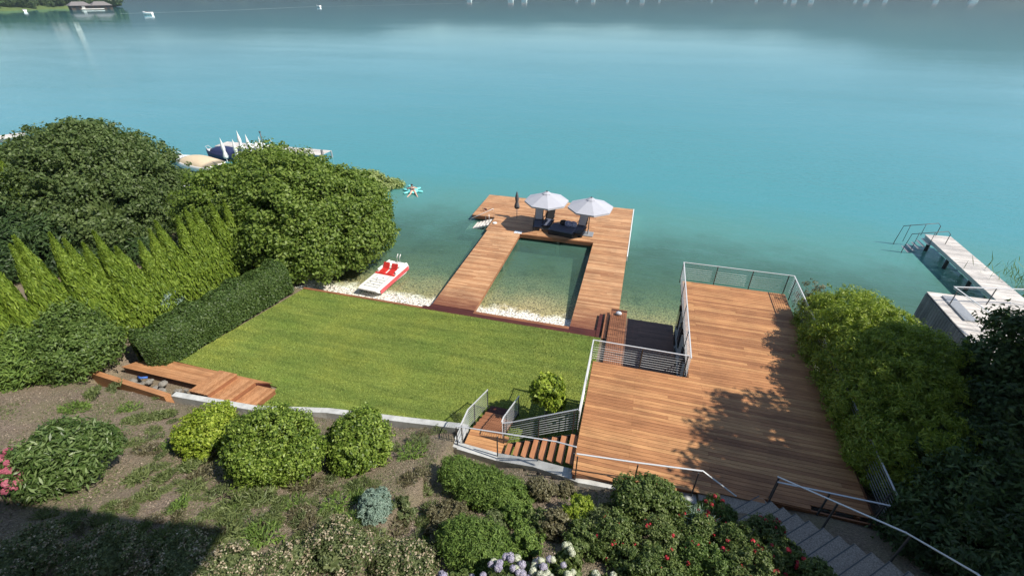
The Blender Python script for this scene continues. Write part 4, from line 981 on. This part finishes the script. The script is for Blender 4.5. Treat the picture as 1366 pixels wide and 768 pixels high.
# big loose shrub at left
t = thing('garden_shrub', 'large loose green shrub left of the timber platform', 'shrub', (-24, 10.5, 1.2))
bush_mesh([ell(98, 470, 2.2, (1.6, 1.5, 1.3)), ell(45, 462, 2.5, (1.6, 1.5, 1.4)), ell(130, 455, 2.3, (1.0, .9, 1.1)), ell(92, 435, 2.8, (1.25, 1.2, 1.25)), ell(60, 430, 3.0, (.9, .9, 1.0))], M['f_mid'], 300, .36, 90, .15, .06, t, 'foliage', 10, .72)
t = thing('garden_shrub', 'dark feathery shrub reaching in at the left edge above the bare slope', 'shrub', (-24.5, 8.5, 1.6))
bush_mesh([ell(-15, 470, 2.8, (1.7, 1.5, 1.6)), ell(15, 495, 2.4, (1.2, 1.1, 1.1)), ell(5, 440, 3.2, (1.3, 1.2, 1.2))], M['f_juniper'], 260, .42, 80, .2, .055, t, 'foliage', 11, .72)

# ------------------------------------------------------------------ planted slope
def groundhit(px, py):
    lo = at(px, py, 9.0); hi = at(px, py, .5)
    for i in range(400):
        q = lo.lerp(hi, i/400)
        if q.z <= G(q.x, q.y): return q
    return hi
def bush(px, py, w_, h, mat, label, L, Wd, n=60, per=70, cr=None, name='garden_shrub', seed=None, extra=None, cat='shrub', group=None, **kw):
    """px, py: foot of the plant in the photo; w_: half width, h: height in metres"""
    g = groundhit(px, py); seed = seed or int(px*7+py); hd_ = Vector((g.x, g.y, 0)).normalized()*w_*(.55 if not extra else .1)
    g = Vector((g.x+hd_.x, g.y+hd_.y, G(g.x+hd_.x, g.y+hd_.y)))
    t = thing(name, label, cat, g, group)
    e = [(g.x, g.y, g.z+h*.5, w_*.9, w_*.86, h*.54)]
    rng = random.Random(seed)
    for i in range(4): a = rng.uniform(0, 6.28); k_ = rng.uniform(.45, .7); e.append((g.x+w_*.55*math.cos(a), g.y+w_*.55*math.sin(a), g.z+h*(.34+.10*i), w_*k_, w_*k_*.95, h*rng.uniform(.3, .42)))
    if extra: e = [(g.x+a, g.y+b_, g.z+c_, d_, e_, f_) for a, b_, c_, d_, e_, f_ in extra]
    o = bush_mesh(e, M[mat], n, cr or w_*.22, per, L, Wd, t, 'foliage', seed, **kw)
    m = MB(); m.tube([(g.x, g.y, g.z-.1), (g.x, g.y, g.z+h*.5)], [w_*.05, w_*.02], 6); m.build('stem', M['bark'], t)
    return t, e
bush(293, 606, 1.0, 1.3, 'f_laurel2', 'yellow-green rounded shrub, leftmost of the three bright ones', .085, .045, 120, 90, cr=.17)
bush(388, 636, 1.22, 2.15, 'f_laurel', 'biggest bright green rounded shrub beside the lawn wall', .085, .045, 330, 90, cr=.21)
bush(492, 622, .98, 1.75, 'f_laurel', 'bright green rounded shrub nearest the concrete wall corner', .09, .05, 230, 85, cr=.18)
bush(645, 672, 1, .8, 'f_juniper', 'long clipped green juniper mound beside the stair wall', .085, .022, 330, 90, .16,
     extra=[(.15, .15, .35, .95, .62, .50), (.75, .0, .42, .75, .58, .50), (-.55, .35, .32, .72, .55, .46), (-1.05, .55, .30, .5, .45, .42)])
bush(636, 752, 1, .8, 'f_juniper', 'loose green juniper mound with bare brown twigs above the hydrangeas', .09, .022, 240, 80, .2,
     extra=[(0, .1, .35, .7, .6, .45), (-.45, .25, .3, .5, .45, .38), (.5, .1, .3, .5, .5, .38)])
g = groundhit(640, 735); m = MB()
for i in range(40): a = random.uniform(0, 6.28); r_ = random.uniform(.1, .45); m.tube([(g.x, g.y, g.z+.3), (g.x+r_*math.cos(a), g.y+r_*math.sin(a), g.z+random.uniform(.65, .98))], [.008, .003], 4)
tag(m.build('bare_twigs', M['twig']), 'tangle of bare brown twigs on the loose juniper mound', 'twigs')
bush(505, 690, .45, .7, 'f_blue', 'blue-grey fuzzy conifer in the middle of the slope', .09, .022, 60, 90)
bush(535, 700, .42, .55, 'f_olive', 'thin olive shrub right of the blue-grey conifer', .08, .04, 26, 50, core=.4)
bush(770, 695, .42, .65, 'f_laurel2', 'small yellow-topped mound near the stair wall', .06, .03, 60, 70)
bush(858, 700, .78, 1.2, 'f_rose', 'loose green shrub hiding the end of the concrete wall', .085, .045, 110, 70, core=.5)
bush(118, 646, .98, 1.7, 'f_rhodo', 'broad shrub with long glossy lance leaves at the left', .20, .05, 150, 60, .34, jit=.7)
bush(140, 600, .55, .6, 'f_rhodo', 'smaller glossy-leaved shrub right behind the broad one', .17, .045, 40, 50, .22, jit=.7)
t, e = bush(50, 655, .55, 1.3, 'f_dark', 'pink-flowered shrub at the left edge of the slope', .14, .06, 50, 60)
def flowers(t, e, n, rad, mat, name='flower', petals=10, seed=1, up=.2, size=None):
    rng = random.Random(seed); pm = None
    for i in range(n):
        x, y, z, a, b_, c_ = rng.choice(e); d = Vector((rng.gauss(0, 1), rng.gauss(0, 1)-.25, abs(rng.gauss(0, 1))+up)).normalized()
        p_ = Vector((x+a*d.x*1.04, y+b_*d.y*1.04, z+c_*d.z*1.06))
        if pm is None:
            r2 = np.random.default_rng(seed); nn = petals; dd = nrm(r2.normal(size=(nn, 3))+np.array([0, -.1, .6]))
            pm = quadmesh(name, leaves(dd*rad*.7, dd, rad*1.1, rad*.9, r2), M[mat]); pm.parent = t; o = pm
        else: o = pm.copy(); COL.objects.link(o)
        o.location = p_-wloc(t); o.rotation_euler = (0, 0, rng.uniform(0, 6)); s_ = rng.uniform(.7, 1.25); o.scale = (s_, s_, s_)
flowers(t, e, 40, .12, 'p_pink', petals=18, seed=3)
def heather(px, py, w_, h, label, seed, mat='f_olive'):
    t, e = bush(px, py, w_, h, mat, label, .065, .028, 70, 60, seed=seed)
    rng = np.random.default_rng(seed); P, N = clumps(rng, e, 120, .10, 14, inner=.98); quadmesh('blossom', leaves(P, N, .045, .04, rng), M['p_cream'], t)
hl = ['leftmost low heather bush in the dark shade of the house', 'low heather bush in the house shade, second from left', 'low heather bush at the edge of the house shadow', 'pale-flowered heather bush just right of the house shadow', 'round pale-flowered heather bush between two others at the bottom', 'large pale-flowered heather bush left of the hydrangeas', 'pale-flowered heather bush touching the hydrangeas']
for i, (px, py, w_, h) in enumerate(((45, 768, .8, .6), (155, 772, .8, .6), (245, 775, .7, .6), (318, 778, .6, .6), (388, 778, .55, .55), (462, 775, .75, .75), (548, 778, .62, .6))):
    heather(px, py, w_, h, hl[i], 60+i)
for (px, py, w_, h, mt, lab) in ((722, 668, .4, .6, 'f_brown', 'brownish shrub between juniper mound and stair wall'), (690, 700, .35, .5, 'f_juniper', 'small green conifer below the long juniper mound'), (738, 715, .42, .65, 'f_brown', 'brownish shrub left of the yellow-topped mound'),
        (700, 742, .4, .6, 'f_juniper', 'small green conifer just above the white hydrangeas'), (795, 725, .5, .6, 'f_olive', 'olive shrub with pale tips above the hydrangeas'), (830, 655, .3, .5, 'f_rose', 'small green shrub touching the concrete stair wall'),
        (455, 720, .36, .45, 'f_olive', 'low olive shrub left of the blue-grey conifer'), (600, 700, .45, .5, 'f_brown', 'low dull shrub between the two juniper mounds'), (755, 660, .25, .3, 'f_brown', 'low dry shrub at the foot of the stair wall'),
        (775, 742, .45, .5, 'f_rose', 'green leafy shrub right above the tall white hydrangea'), (722, 712, .36, .5, 'f_rose2', 'olive leafy shrub between the two juniper mounds and the rose bed'), (812, 702, .36, .5, 'f_olive', 'olive shrub between yellow-topped mound and loose green shrub'),
        (845, 775, .5, .55, 'f_rose', 'plain green shrub in the rose bed at the bottom edge'), (660, 715, .35, .4, 'f_olive', 'low olive shrub right behind the bare twigs'), (590, 730, .4, .5, 'f_brown', 'dull brown shrub left of the loose juniper mound')):
    bush(px, py, w_, h, mt, lab, .07, .03, 45, 60, core=.6)
g = groundhit(925, 712); t = thing('lavender', 'grey-green lavender among the red roses', 'plant', g); rng = np.random.default_rng(5); n = 900
O = np.stack([rng.normal(size=n)*.30, rng.normal(size=n)*.30, np.ones(n)], 1); P = np.array(g)+np.stack([rng.normal(size=n)*.14, rng.normal(size=n)*.14, rng.uniform(.1, .5, n)], 1)+O*np.array([.5, .5, .2]); quadmesh('foliage', leaves(P, rng.normal(size=(n, 3)), .20, .02, rng, T=O), M['f_blue'], t)
rl = [(815, 740, .55, .75), (868, 750, .6, .8), (915, 735, .55, .8), (950, 712, .5, .8), (972, 748, .55, .85), (1008, 733, .48, .75), (1036, 766, .46, .75), (935, 778, .6, .75), (870, 790, .6, .7), (990, 790, .62, .75), (1075, 790, .45, .7), (900, 700, .4, .6)]
rn = ['above the white hydrangeas', 'in the middle of the bed below the loose green shrub', 'in front of the grey lavender', 'nearest the top granite step', 'with most blooms in the bed centre', 'beside the second granite step', 'beside the lower granite steps', 'at the bottom edge left of centre', 'right of the white hydrangea heads', 'at the bottom edge near the steps', 'reaching over the shaded granite steps', 'just behind the lavender']
for i, (px, py, w_, h) in enumerate(rl):
    t, e = bush(px, py, w_, h, ('f_rose', 'f_rose2', 'f_rose', 'f_mid')[i % 4], 'red-flowered rose bush '+rn[i], .058, .03, 80, 75, name='rose_bush', core=.5, cr=w_*.2)
    flowers(t, e, (14, 12, 18, 30, 34, 24, 18, 14, 9, 18, 9, 10)[i], .05, 'p_red', petals=14, seed=i+3)
# hydrangeas along the bottom
def hydrangea(px, py, w_, label, heads, mats, seed, h=.6):
    t, e = bush(px, py+22, w_, h, 'f_rose2', label, .12, .075, 40, 36, name='hydrangea', core=.5)
    rng = random.Random(seed); base = {}
    for i in range(heads):
        mt = rng.choice(mats); d = Vector((rng.gauss(0, 1), rng.gauss(0, 1), abs(rng.gauss(0, .6))+.7)).normalized()
        p_ = Vector((e[0][0]+w_*1.15*d.x, e[0][1]+w_*1.15*d.y, e[0][2]+h*.66*d.z))
        if mt not in base:
            r2 = np.random.default_rng(seed); nn = 240; dd = nrm(r2.normal(size=(nn, 3))+np.array([0, 0, .3]))
            o = quadmesh('flower_head', np.concatenate([leaves(dd*.074*np.array([1, 1, .8]), dd+.3*r2.normal(size=(nn, 3)), .032, .03, r2), corefaces([(0, 0, 0, .07, .07, .055)], .9, 8, 6, r2)]), M[mt]); o.parent = t; base[mt] = o
        else: o = base[mt].copy(); COL.objects.link(o)
        o.location = p_-wloc(t); s_ = rng.uniform(.8, 1.15); o.scale = (s_, s_, s_); o.rotation_euler = (rng.uniform(-.3, .3), 0, rng.uniform(0, 6))
hydrangea(610, 800, .5, 'lilac hydrangea at the bottom edge, leftmost of the bed', 16, ['p_lilac'], 1, .6)
hydrangea(680, 800, .62, 'dense lilac hydrangea at the bottom edge in the bed centre', 46, ['p_lilac', 'p_lilac', 'p_white'], 2, .7)
hydrangea(735, 792, .5, 'mixed lilac and white hydrangea right of the bed centre', 30, ['p_lilac', 'p_white'], 3, .75)
hydrangea(755, 752, .26, 'tall white hydrangea standing above the lilac ones', 5, ['p_white'], 4, .85)
hydrangea(802, 800, .45, 'white hydrangea at the right end of the bed', 18, ['p_white'], 5, .55)
hydrangea(555, 812, .3, 'single pink-lilac hydrangea below the heather bushes', 2, ['p_lilac'], 6, .5)
# ground cover
def tuft_mesh(seed, r=.35, n=420, L=.16):
    rng = np.random.default_rng(seed); a = rng.uniform(0, 6.28, n); rr = r*rng.uniform(0, 1, n)**.6
    P = np.stack([rr*np.cos(a), rr*np.sin(a), .03+.10*rng.uniform(0, 1, n)*(1.2-rr/r)], 1)
    O = np.stack([np.cos(a)*.8, np.sin(a)*.8, rng.uniform(.3, 1.1, n)], 1)+.4*rng.normal(size=(n, 3))
    return leaves(P, rng.normal(size=(n, 3))+np.array([0, 0, .7]), L, .022, rng, T=O)
TP = []
random.seed(33); extra_spots = []
for _ in range(400):
    a, b_ = random.uniform(40, 620), random.uniform(540, 755)
    if 250 < a < 545 and 515 < b_ < 645: continue
    if 565 < a and b_ > 600: continue
    if a < 165 and b_ < 660: continue
    if b_ < 548+max(0, (200-a)*.1): continue
    extra_spots.append((a, b_))
extra_spots = extra_spots[:95]
random.seed(21)
spots = [(330, 500), (210, 530), (190, 560), (262, 560), (300, 548), (172, 548), (205, 575), (225, 600), (250, 625), (262, 640), (195, 605), (285, 660), (320, 675), (345, 672), (310, 690), (335, 705), (365, 690), (280, 690), (300, 720), (345, 725), (235, 680), (255, 655), (395, 675), (415, 712), (402, 690), (428, 690), (440, 660), (450, 680), (470, 700), (452, 710), (560, 595), (550, 610), (525, 600), (415, 650), (475, 650), (560, 660), (575, 690), (545, 640), (500, 720), (520, 700), (560, 720), (475, 730), (200, 660), (180, 640), (165, 680), (215, 640), (120, 530), (150, 520), (100, 545), (410, 620), (440, 640), (395, 655), (240, 590), (215, 555), (90, 700), (130, 700), (180, 710), (60, 690), (230, 720), (590, 640), (345, 650), (570, 745), (505, 745)]
nb_ = len(spots)
for i, (px, py) in enumerate(spots+extra_spots):
    if (px, py) == (330, 500): continue
    g = groundhit(px, py)
    if len(TP) < 6:
        o = quadmesh('ground_cover_tuft', tuft_mesh(80+len(TP), .35, 420, (.16, .16, .12, .10, .12, .16)[len(TP)]), M[('f_tuft', 'f_tuft', 'f_olive', 'f_brown', 'f_juniper', 'f_tuft')[len(TP)]]); TP.append(o)
    else: o = TP[random.randrange(6)].copy(); COL.objects.link(o)
    s_ = random.uniform(.75, 1.5) if i < nb_ else random.uniform(.4, 1.0); o.location = g; o.scale = (s_*1.2, s_, s_); o.rotation_euler = (R(22), 0, random.uniform(0, 6))
    tag(o, 'low spiky tuft of ground cover on the brown slope', 'plant', 'ground cover tufts on the slope')
rng = np.random.default_rng(77); n = 90000
X = rng.uniform(-24, 4.5, n); Y = rng.uniform(1.5, 11.0, n); keep = []
Z = np.array([G(x, y) for x, y in zip(X, Y)]); wy = np.array([interp(x, WY) for x in X]); dens = np.sin(X*1.9)*np.sin(Y*2.3+X)+rng.normal(size=n)*.8
k = (Y < wy-.12) & (dens > -.1); P = np.stack([X, Y, Z+.012], 1)[k]; n = len(P)
tag(quadmesh('leaf_litter', leaves(P, rng.normal(size=(n, 3))*.5+np.array([0, -.2, 1]), .05, .024, rng), M['f_litter']), 'dry leaf and bark litter scattered over the brown slope', 'leaf litter', kind='stuff')
X = rng.uniform(-22, 3, 60000); Y = rng.uniform(2., 10.6, 60000); dens = np.sin(X*1.3+1)*np.sin(Y*1.7)+.6*np.sin(X*3.1+Y*2.7)+rng.normal(size=60000)*.45
Z = np.array([G(x, y) for x, y in zip(X, Y)]); wy = np.array([interp(x, WY) for x in X]); k = (Y < wy-.3) & (dens > .25); P = np.stack([X, Y, Z+.03], 1)[k]; n = len(P)
T = np.stack([rng.normal(size=n), rng.normal(size=n), rng.uniform(.3, 1.2, n)], 1)
tag(quadmesh('ground_cover', leaves(P, rng.normal(size=(n, 3))+np.array([0, 0, .8]), .10, .016, rng, T=T), M['f_tuft']), 'thin creeping green cover growing over the slope soil', 'ground cover', kind='stuff')

# small staked tree on the lawn
g = Vector((-2.15, 12.9, .9)); t = thing('young_tree', 'young bright green tree with stake on the lawn beside the stair', 'tree', g)
m = MB(); m.tube([g, g+Vector((.05, .05, 1.6))], [.035, .025], 7); m.build('trunk', M['bark'], t, True)
m = MB(); m.tube([g+Vector((.0, -.35, 0)), g+Vector((.02, -.33, 1.5))], .022, 6); m.build('stake', M['galv'], t)
bush_mesh([(g.x+.05, g.y+.1, 2.75, .62, .6, .62), (g.x-.1, g.y, 3.05, .42, .42, .42), (g.x+.35, g.y-.15, 2.3, .32, .3, .35)], M['f_laurel2'], 60, .17, 40, .16, .11, t, 'crown', 50, .45)

# ------------------------------------------------------------------ right side: bamboo-like hedge and trees
t = thing('tall_hedge', 'tall rounded bright-topped bushy hedge along the right side of the deck', 'hedge', (9.8, 17, 1.5))
E3 = [(9.5, 18.9, 3.4, 1.9, 1.7, 2.1), (9.3, 17.0, 3.8, 2.0, 1.9, 2.3), (9.7, 15.2, 4.0, 2.2, 1.9, 2.4), (9.3, 13.7, 3.9, 1.8, 1.8, 2.3), (9.1, 12.0, 3.8, 1.55, 1.6, 2.0), (10.4, 17.6, 3.1, 1.4, 1.7, 1.9), (8.75, 19.0, 3.9, 1.2, 1.3, 1.15), (8.7, 17.2, 4.0, 1.25, 1.4, 1.25), (8.7, 15.4, 4.1, 1.3, 1.4, 1.3), (8.6, 13.6, 4.2, 1.25, 1.4, 1.25), (8.6, 12.0, 4.1, 1.15, 1.2, 1.15)]
bush_mesh(E3, M['f_bamboo'], 1300, .26, 75, .13, .032, t, 'foliage', 31, .80, up=.25, jit=.6, inner=.88)
t = thing('waterside_shrub', 'thin reddish bare shrub at the lake corner of the deck', 'shrub', (8.4, 21.3, .6))
bush_mesh([(8.5, 20.9, 4.0, .55, .5, .8), (8.7, 21.2, 2.5, .7, .6, 1.2)], M['f_brown'], 40, .22, 40, .09, .04, t, 'foliage', 33, .3)
def bigtree(label, base, ells, mat, n, cr, per, L, Wd, seed, core=.7, name='broadleaf_tree'):
    t = thing(name, label, 'tree', base); bush_mesh(ells, M[mat], n, cr, per, L, Wd, t, 'crown', seed, core)
    tp = Vector(ells[0][:3]); trunk(t, base, tp, .2, [tuple(e[:3]) for e in ells[1:4]]); return t
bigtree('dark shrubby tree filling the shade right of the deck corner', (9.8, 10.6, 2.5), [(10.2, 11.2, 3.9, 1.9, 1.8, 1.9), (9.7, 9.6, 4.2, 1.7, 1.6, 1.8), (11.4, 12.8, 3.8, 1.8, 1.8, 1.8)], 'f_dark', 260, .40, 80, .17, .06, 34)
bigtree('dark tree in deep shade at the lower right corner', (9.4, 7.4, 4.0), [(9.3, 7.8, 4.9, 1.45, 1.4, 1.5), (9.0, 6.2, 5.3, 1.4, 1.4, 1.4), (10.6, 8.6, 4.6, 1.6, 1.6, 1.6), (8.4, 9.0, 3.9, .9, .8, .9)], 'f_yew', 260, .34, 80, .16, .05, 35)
bigtree('dark spreading tree whose lit branch hides the right boathouse', (13.6, 14.2, 1.5), [(12.6, 14.0, 4.6, 1.7, 1.6, 1.6), (11.6, 13.0, 4.6, 1.5, 1.4, 1.5), ell(1352, 482, 6, (1.25, 1.0, .55)), ell(1325, 520, 5, (1.3, 1.1, .6)), ell(1375, 440, 7, (.9, .8, .35))], 'f_dark', 300, .42, 60, .17, .07, 36, .55)
bigtree('tall tree beyond the right edge throwing its shade over the deck', (15.2, 12.5, 1.5), [(15.2, 10.6, 11.6, 3.6, 2.6, 3.4), (13.2, 10.2, 9.6, 1.7, 1.5, 1.4), (17.5, 11, 9.5, 3, 2.5, 3), (13.3, 12.2, 12.3, 1.5, 1.0, 1.3)], 'f_mid', 210, .62, 60, .26, .14, 37, .5)
bigtree('tall tree whose branches reach over the clipped hedge from the right', (15.5, 13.5, 1.2), [(14.0, 14.5, 9.5, 2.4, 1.7, 1.2), (15.0, 12.7, 8.9, 2.4, 1.9, 1.4), (13.6, 13.0, 9.4, 1.8, 1.5, 1.1)], 'f_mid', 240, .5, 70, .2, .11, 41, .5)
bigtree('tall tree shading the granite steps from beyond the right edge', (14.2, 7.4, 3), [(13.8, 7.2, 11.2, 3.4, 3.0, 3.4), (12.0, 9.0, 10.6, 2.2, 2.2, 2.2), (15.5, 8, 8.5, 3, 3, 3)], 'f_mid', 300, .75, 60, .28, .15, 38)
bigtree('tall tree behind the lower right corner beside the house', (14.5, 2, 4), [(14, 2.5, 12, 3.4, 3.0, 3.6), (16, 4, 10, 3, 3, 3)], 'f_mid', 220, .8, 60, .3, .16, 39)
# reeds at the right
p = at(1352, 385, .3); m = MB(); rng = np.random.default_rng(9); n = 300
P = np.stack([p.x+rng.normal(size=n)*1.1+.6, p.y+rng.normal(size=n)*.8, rng.uniform(.2, 1.9, n)], 1); T = np.stack([rng.normal(size=n)*.25-.1, rng.normal(size=n)*.2, np.ones(n)], 1)
tag(quadmesh('reeds', leaves(P, rng.normal(size=(n, 3)), .75, .035, rng, T=T), M['f_mid']), 'thin green reeds standing in the water by the right jetty', 'reeds', kind='stuff')

# ------------------------------------------------------------------ camera's house (its roof throws the corner shadow)
hs = thing('apartment_house', 'large pale house above the slope that the view is taken from', 'house', (-8, -8, 5))
m = MB(); m.box(-26, -16, 3, 7.6, -3.8, 23.6); m.build('wall', M['render'], hs)
m = MB(); m.hexa([(-27, -17), (8.25, -17), (8.2, 2.68), (-27, -1.9)], 23.62, 24.0); m.build('roof', M['roof'], hs)
for z in (9, 14.0, 19):
    for x in (-20, -13, -6, 1):
        q = MB(); q.box(x, -3.795, z, x+3.4, -3.76, z+2.2); o = q.build('window', M['white'], hs)
        q = MB(); q.box(x+.1, -3.755, z+.1, x+3.3, -3.745, z+2.1); q.build('pane', M['glass'], o)

# ------------------------------------------------------------------ far shore
def _forest():
    b = NB('forest_slope'); p = b.pos((1, 1, .6)); f = b.noise(p, .012, 8, .75); g = b.noise(p, .0025, 4)
    c = b.ramp(f, [(.35, (.02, .035, .035)), (.6, (.035, .055, .05)), (.72, (.08, .10, .07))])
    c = b.mix(b.rampv(g, [(.55, 0), (.7, .5)]), c, (.10, .12, .08))
    b.l(c, b.b.inputs['Base Color']); b.b.inputs['Roughness'].default_value = .95; return b.m
FM = _forest()
m = MB(); nx = 90; ny = 8; vs = []
for j in range(ny):
    for i in range(nx):
        x = -4200+i*94; u = j/(ny-1); y = 1900+u*1300+60*math.sin(x/300)
        hmax = interp(x, [(-4200, 260), (-2200, 240), (-1400, 175), (-700, 150), (0, 160), (500, 175), (900, 235), (1500, 300), (4200, 380)])
        h = hmax*math.sin(u*math.pi/2)**.9*(1+.07*math.sin(x/170)+.04*math.sin(x/61+1)); vs.append((x, y, h-1 if j else -3))
m.add(vs, [(j*nx+i, j*nx+i+1, (j+1)*nx+i+1, (j+1)*nx+i) for j in range(ny-1) for i in range(nx-1)])
tag(m.build('far_hills', FM, smooth=True), kind='structure')
random.seed(5)
def farhouse(x, y, s_, label, mat='render'):
    t = thing('villa', label, 'house', (x, y, 6), 'houses on the far shore'); w2, d2, h = 9*s_, 7*s_, 8*s_
    m = MB(); m.box(x-w2, y-d2, -1, x+w2, y+d2, 6+h); m.build('wall', M[mat], t)
    m = MB(); z = 6.05+h; m.add([(x-w2*1.1, y-d2*1.15, z), (x+w2*1.1, y-d2*1.15, z), (x+w2*1.1, y+d2*1.15, z), (x-w2*1.1, y+d2*1.15, z), (x-w2*.9, y, z+h*.5), (x+w2*.9, y, z+h*.5)], [(0, 1, 5, 4), (2, 3, 4, 5), (1, 2, 5), (3, 0, 4), (3, 2, 1, 0)]); m.build('roof', M['redroof'], t)
for i in range(34):
    u = i/33; x = -700+(u**.8)*2600+random.uniform(-90, 90); x = x if i % 3 else x+10
    farhouse(x, 1885+60*math.sin(x/300)+random.uniform(-4, 18), random.uniform(.35, 1.0), 'pale villa standing along the far lake shore')
# headland at the upper left
hd = [(-640, 330), (-668, 400), (-700, 470), (-712, 530), (-722, 566), (-745, 600), (-900, 640), (-1300, 600), (-1500, 300), (-900, 200)]
m = MB(); cx_, cy_ = -980, 430; n = len(hd); vs = [(a, b_, -1) for a, b_ in hd]+[(a+(cx_-a)*.06, b_+(cy_-b_)*.06, 3) for a, b_ in hd]+[(a+(cx_-a)*.35, b_+(cy_-b_)*.35, 18) for a, b_ in hd]+[(cx_, cy_, 24)]
m.add(vs, [(r*n+i, r*n+(i+1) % n, (r+1)*n+(i+1) % n, (r+1)*n+i) for r in range(2) for i in range(n)]+[(2*n+i, 2*n+(i+1) % n, 3*n) for i in range(n)])
tag(m.build('headland', plain('meadow', (.10, .15, .04), .95, 0, .3, .08), smooth=True), kind='structure')
rng = np.random.default_rng(3); el = []
for i in range(320):
    u = rng.uniform(0, 1); a = np.array([interp(u, [(0, -650), (.35, -706), (.7, -728), (1, -740)]), interp(u, [(0, 330), (.35, 455), (.7, 555), (1, 600)])])
    a = a+np.array([-1, .0])*(3+120*rng.uniform(0, 1)**1.7); r_ = rng.uniform(5, 9); el.append((a[0], a[1], 5+rng.uniform(2, 7), r_, r_, r_*1.1))
P, N = clumps(rng, el, 2600, 2.2, 10, zmin=-.8); V = np.concatenate([leaves(P, N, 2.6, 2.0, rng), corefaces(el, .8, 8, 6, rng)])
tag(quadmesh('headland_wood', V, M['f_far']), 'dark wood crowding the headland at the upper left', 'wood', kind='stuff')
# lakeside boathouse on the headland
p0 = at(97, 14.0, 0); p1 = at(152, 13.0, 0); d = (p1-p0); Lb = d.length; d.normalize(); s_ = Vector((d.y, -d.x, 0))
if s_.x > 0: s_ = -s_
lb = thing('lake_boathouse', 'wide dark boathouse with grey tiled roofs at the tip of the headland', 'boathouse', (p0+p1)/2)
def fr(u, v, z): q = p0+d*u+s_*v; return (q.x, q.y, z)
m = MB(); m.hexa([fr(0, 2, 0)[:2], fr(Lb, 2, 0)[:2], fr(Lb, 16, 0)[:2], fr(0, 16, 0)[:2]], -1, 4.6); m.build('wall', M['darkwood'], lb)
for k in range(2):
    u0, u1 = Lb*(.0+.5*k)-1.5*(k == 0), Lb*(.47+.5*k)+1.5
    m = MB(); m.add([fr(u0, 0, 4.3), fr(u1, 0, 4.3), fr(u1, 18, 4.3), fr(u0, 18, 4.3), fr(u0+5, 9, 8.2), fr(u1-5, 9, 8.2)], [(0, 1, 5, 4), (2, 3, 4, 5), (1, 2, 5), (3, 0, 4), (3, 2, 1, 0)]); m.build('roof', M['roof'], lb)
for k in range(6):
    u = Lb*(.1+.15*k); m = MB(); m.hexa([fr(u, 1.7, 0)[:2], fr(u+3, 1.7, 0)[:2], fr(u+3, 1.95, 0)[:2], fr(u, 1.95, 0)[:2]], .3, 3.8); m.build('boat_door', M['render'] if k == 1 else M['black'], lb)
m = MB(); m.hexa([fr(Lb*.2, -3, 0)[:2], fr(Lb*.75, -3, 0)[:2], fr(Lb*.75, 1, 0)[:2], fr(Lb*.2, 1, 0)[:2]], .5, 1.3); m.build('landing_stage', M['render'], lb)
# church whose reflection shows in the lake
vd = Vector((p0.x, p0.y, 0)).normalized(); q = at(88, 6, 0); ch = thing('church', 'white church with pointed spire on the headland', 'church', (q.x, q.y, 12))
x, y = q.x, q.y
m = MB(); m.box(x-5, y-5, 8, x+5, y+5, 52); m.build('tower', M['render'], ch)
m = MB(); m.add([(x-5.6, y-5.6, 52), (x+5.6, y-5.6, 52), (x+5.6, y+5.6, 52), (x-5.6, y+5.6, 52), (x, y, 78)], [(0, 1, 4), (1, 2, 4), (2, 3, 4), (3, 0, 4), (3, 2, 1, 0)]); m.build('spire', M['roof'], ch)
m = MB(); m.box(x-26, y-30, 8, x-8, y+2, 34); m.build('nave', M['render'], ch)
m = MB(); m.add([(x-27, y-31, 34), (x-7, y-31, 34), (x-7, y+3, 34), (x-27, y+3, 34), (x-17, y-31, 46), (x-17, y+3, 46)], [(0, 1, 4), (1, 2, 5, 4), (2, 3, 5), (3, 0, 4, 5), (3, 2, 1, 0)]); m.build('roof', M['roof'], ch)
# boats on the lake
p = at(197, 18.5, 1); boat('motor_boat', 'white motor boat crossing the lake far off at the upper left', 8.5, 3.6, 2.2, None, M['white'], (p.x, p.y, 0), R(100))
p = at(425, 9, 1); boat('motor_boat', 'small white boat far out near the top of the view', 8, 3.4, 2.2, None, M['white'], (p.x, p.y, 0), R(70))
p = at(33, 14.5, 1); boat('moored_boat', 'white boat moored under the trees of the headland', 9, 3.4, 1.8, None, M['white'], (p.x, p.y, 0), R(60))
# wake lines
def wake(pts, w_, name):
    m = MB(); P = [at(a, b_, .03) for a, b_ in pts]; vs = []
    for i, q in enumerate(P):
        dd = (P[min(i+1, len(P)-1)]-P[max(i-1, 0)]).normalized(); s2 = Vector((-dd.y, dd.x, 0))*w_/2; vs += [q-s2, q+s2]
    m.add(vs, [(2*i, 2*i+1, 2*i+3, 2*i+2) for i in range(len(P)-1)]); tag(m.build(name, M['foam']), kind='structure')
wake([(161, 18.5), (230, 16.5), (320, 13.5), (424, 9), (520, 7.2), (640, 4)], 2.0, 'boat_wake')

# air: even pale haze round the whole scene
m = MB(); m.box(-4700, -950, -10, 5000, 3400, 470); hz = m.build('haze', bpy.data.materials.new('haze_air')); tag(hz, kind='stuff')
hm = hz.data.materials[0]; hm.use_nodes = True; ht = hm.node_tree; ht.nodes.clear()
ho = ht.nodes.new('ShaderNodeOutputMaterial'); pv = ht.nodes.new('ShaderNodeVolumePrincipled'); pv.inputs['Color'].default_value = (.72, .86, 1, 1)
pv.inputs['Density'].default_value = .00013; pv.inputs['Anisotropy'].default_value = .3; ht.links.new(pv.outputs[0], ho.inputs['Volume'])
S.cycles.volume_bounces = 0
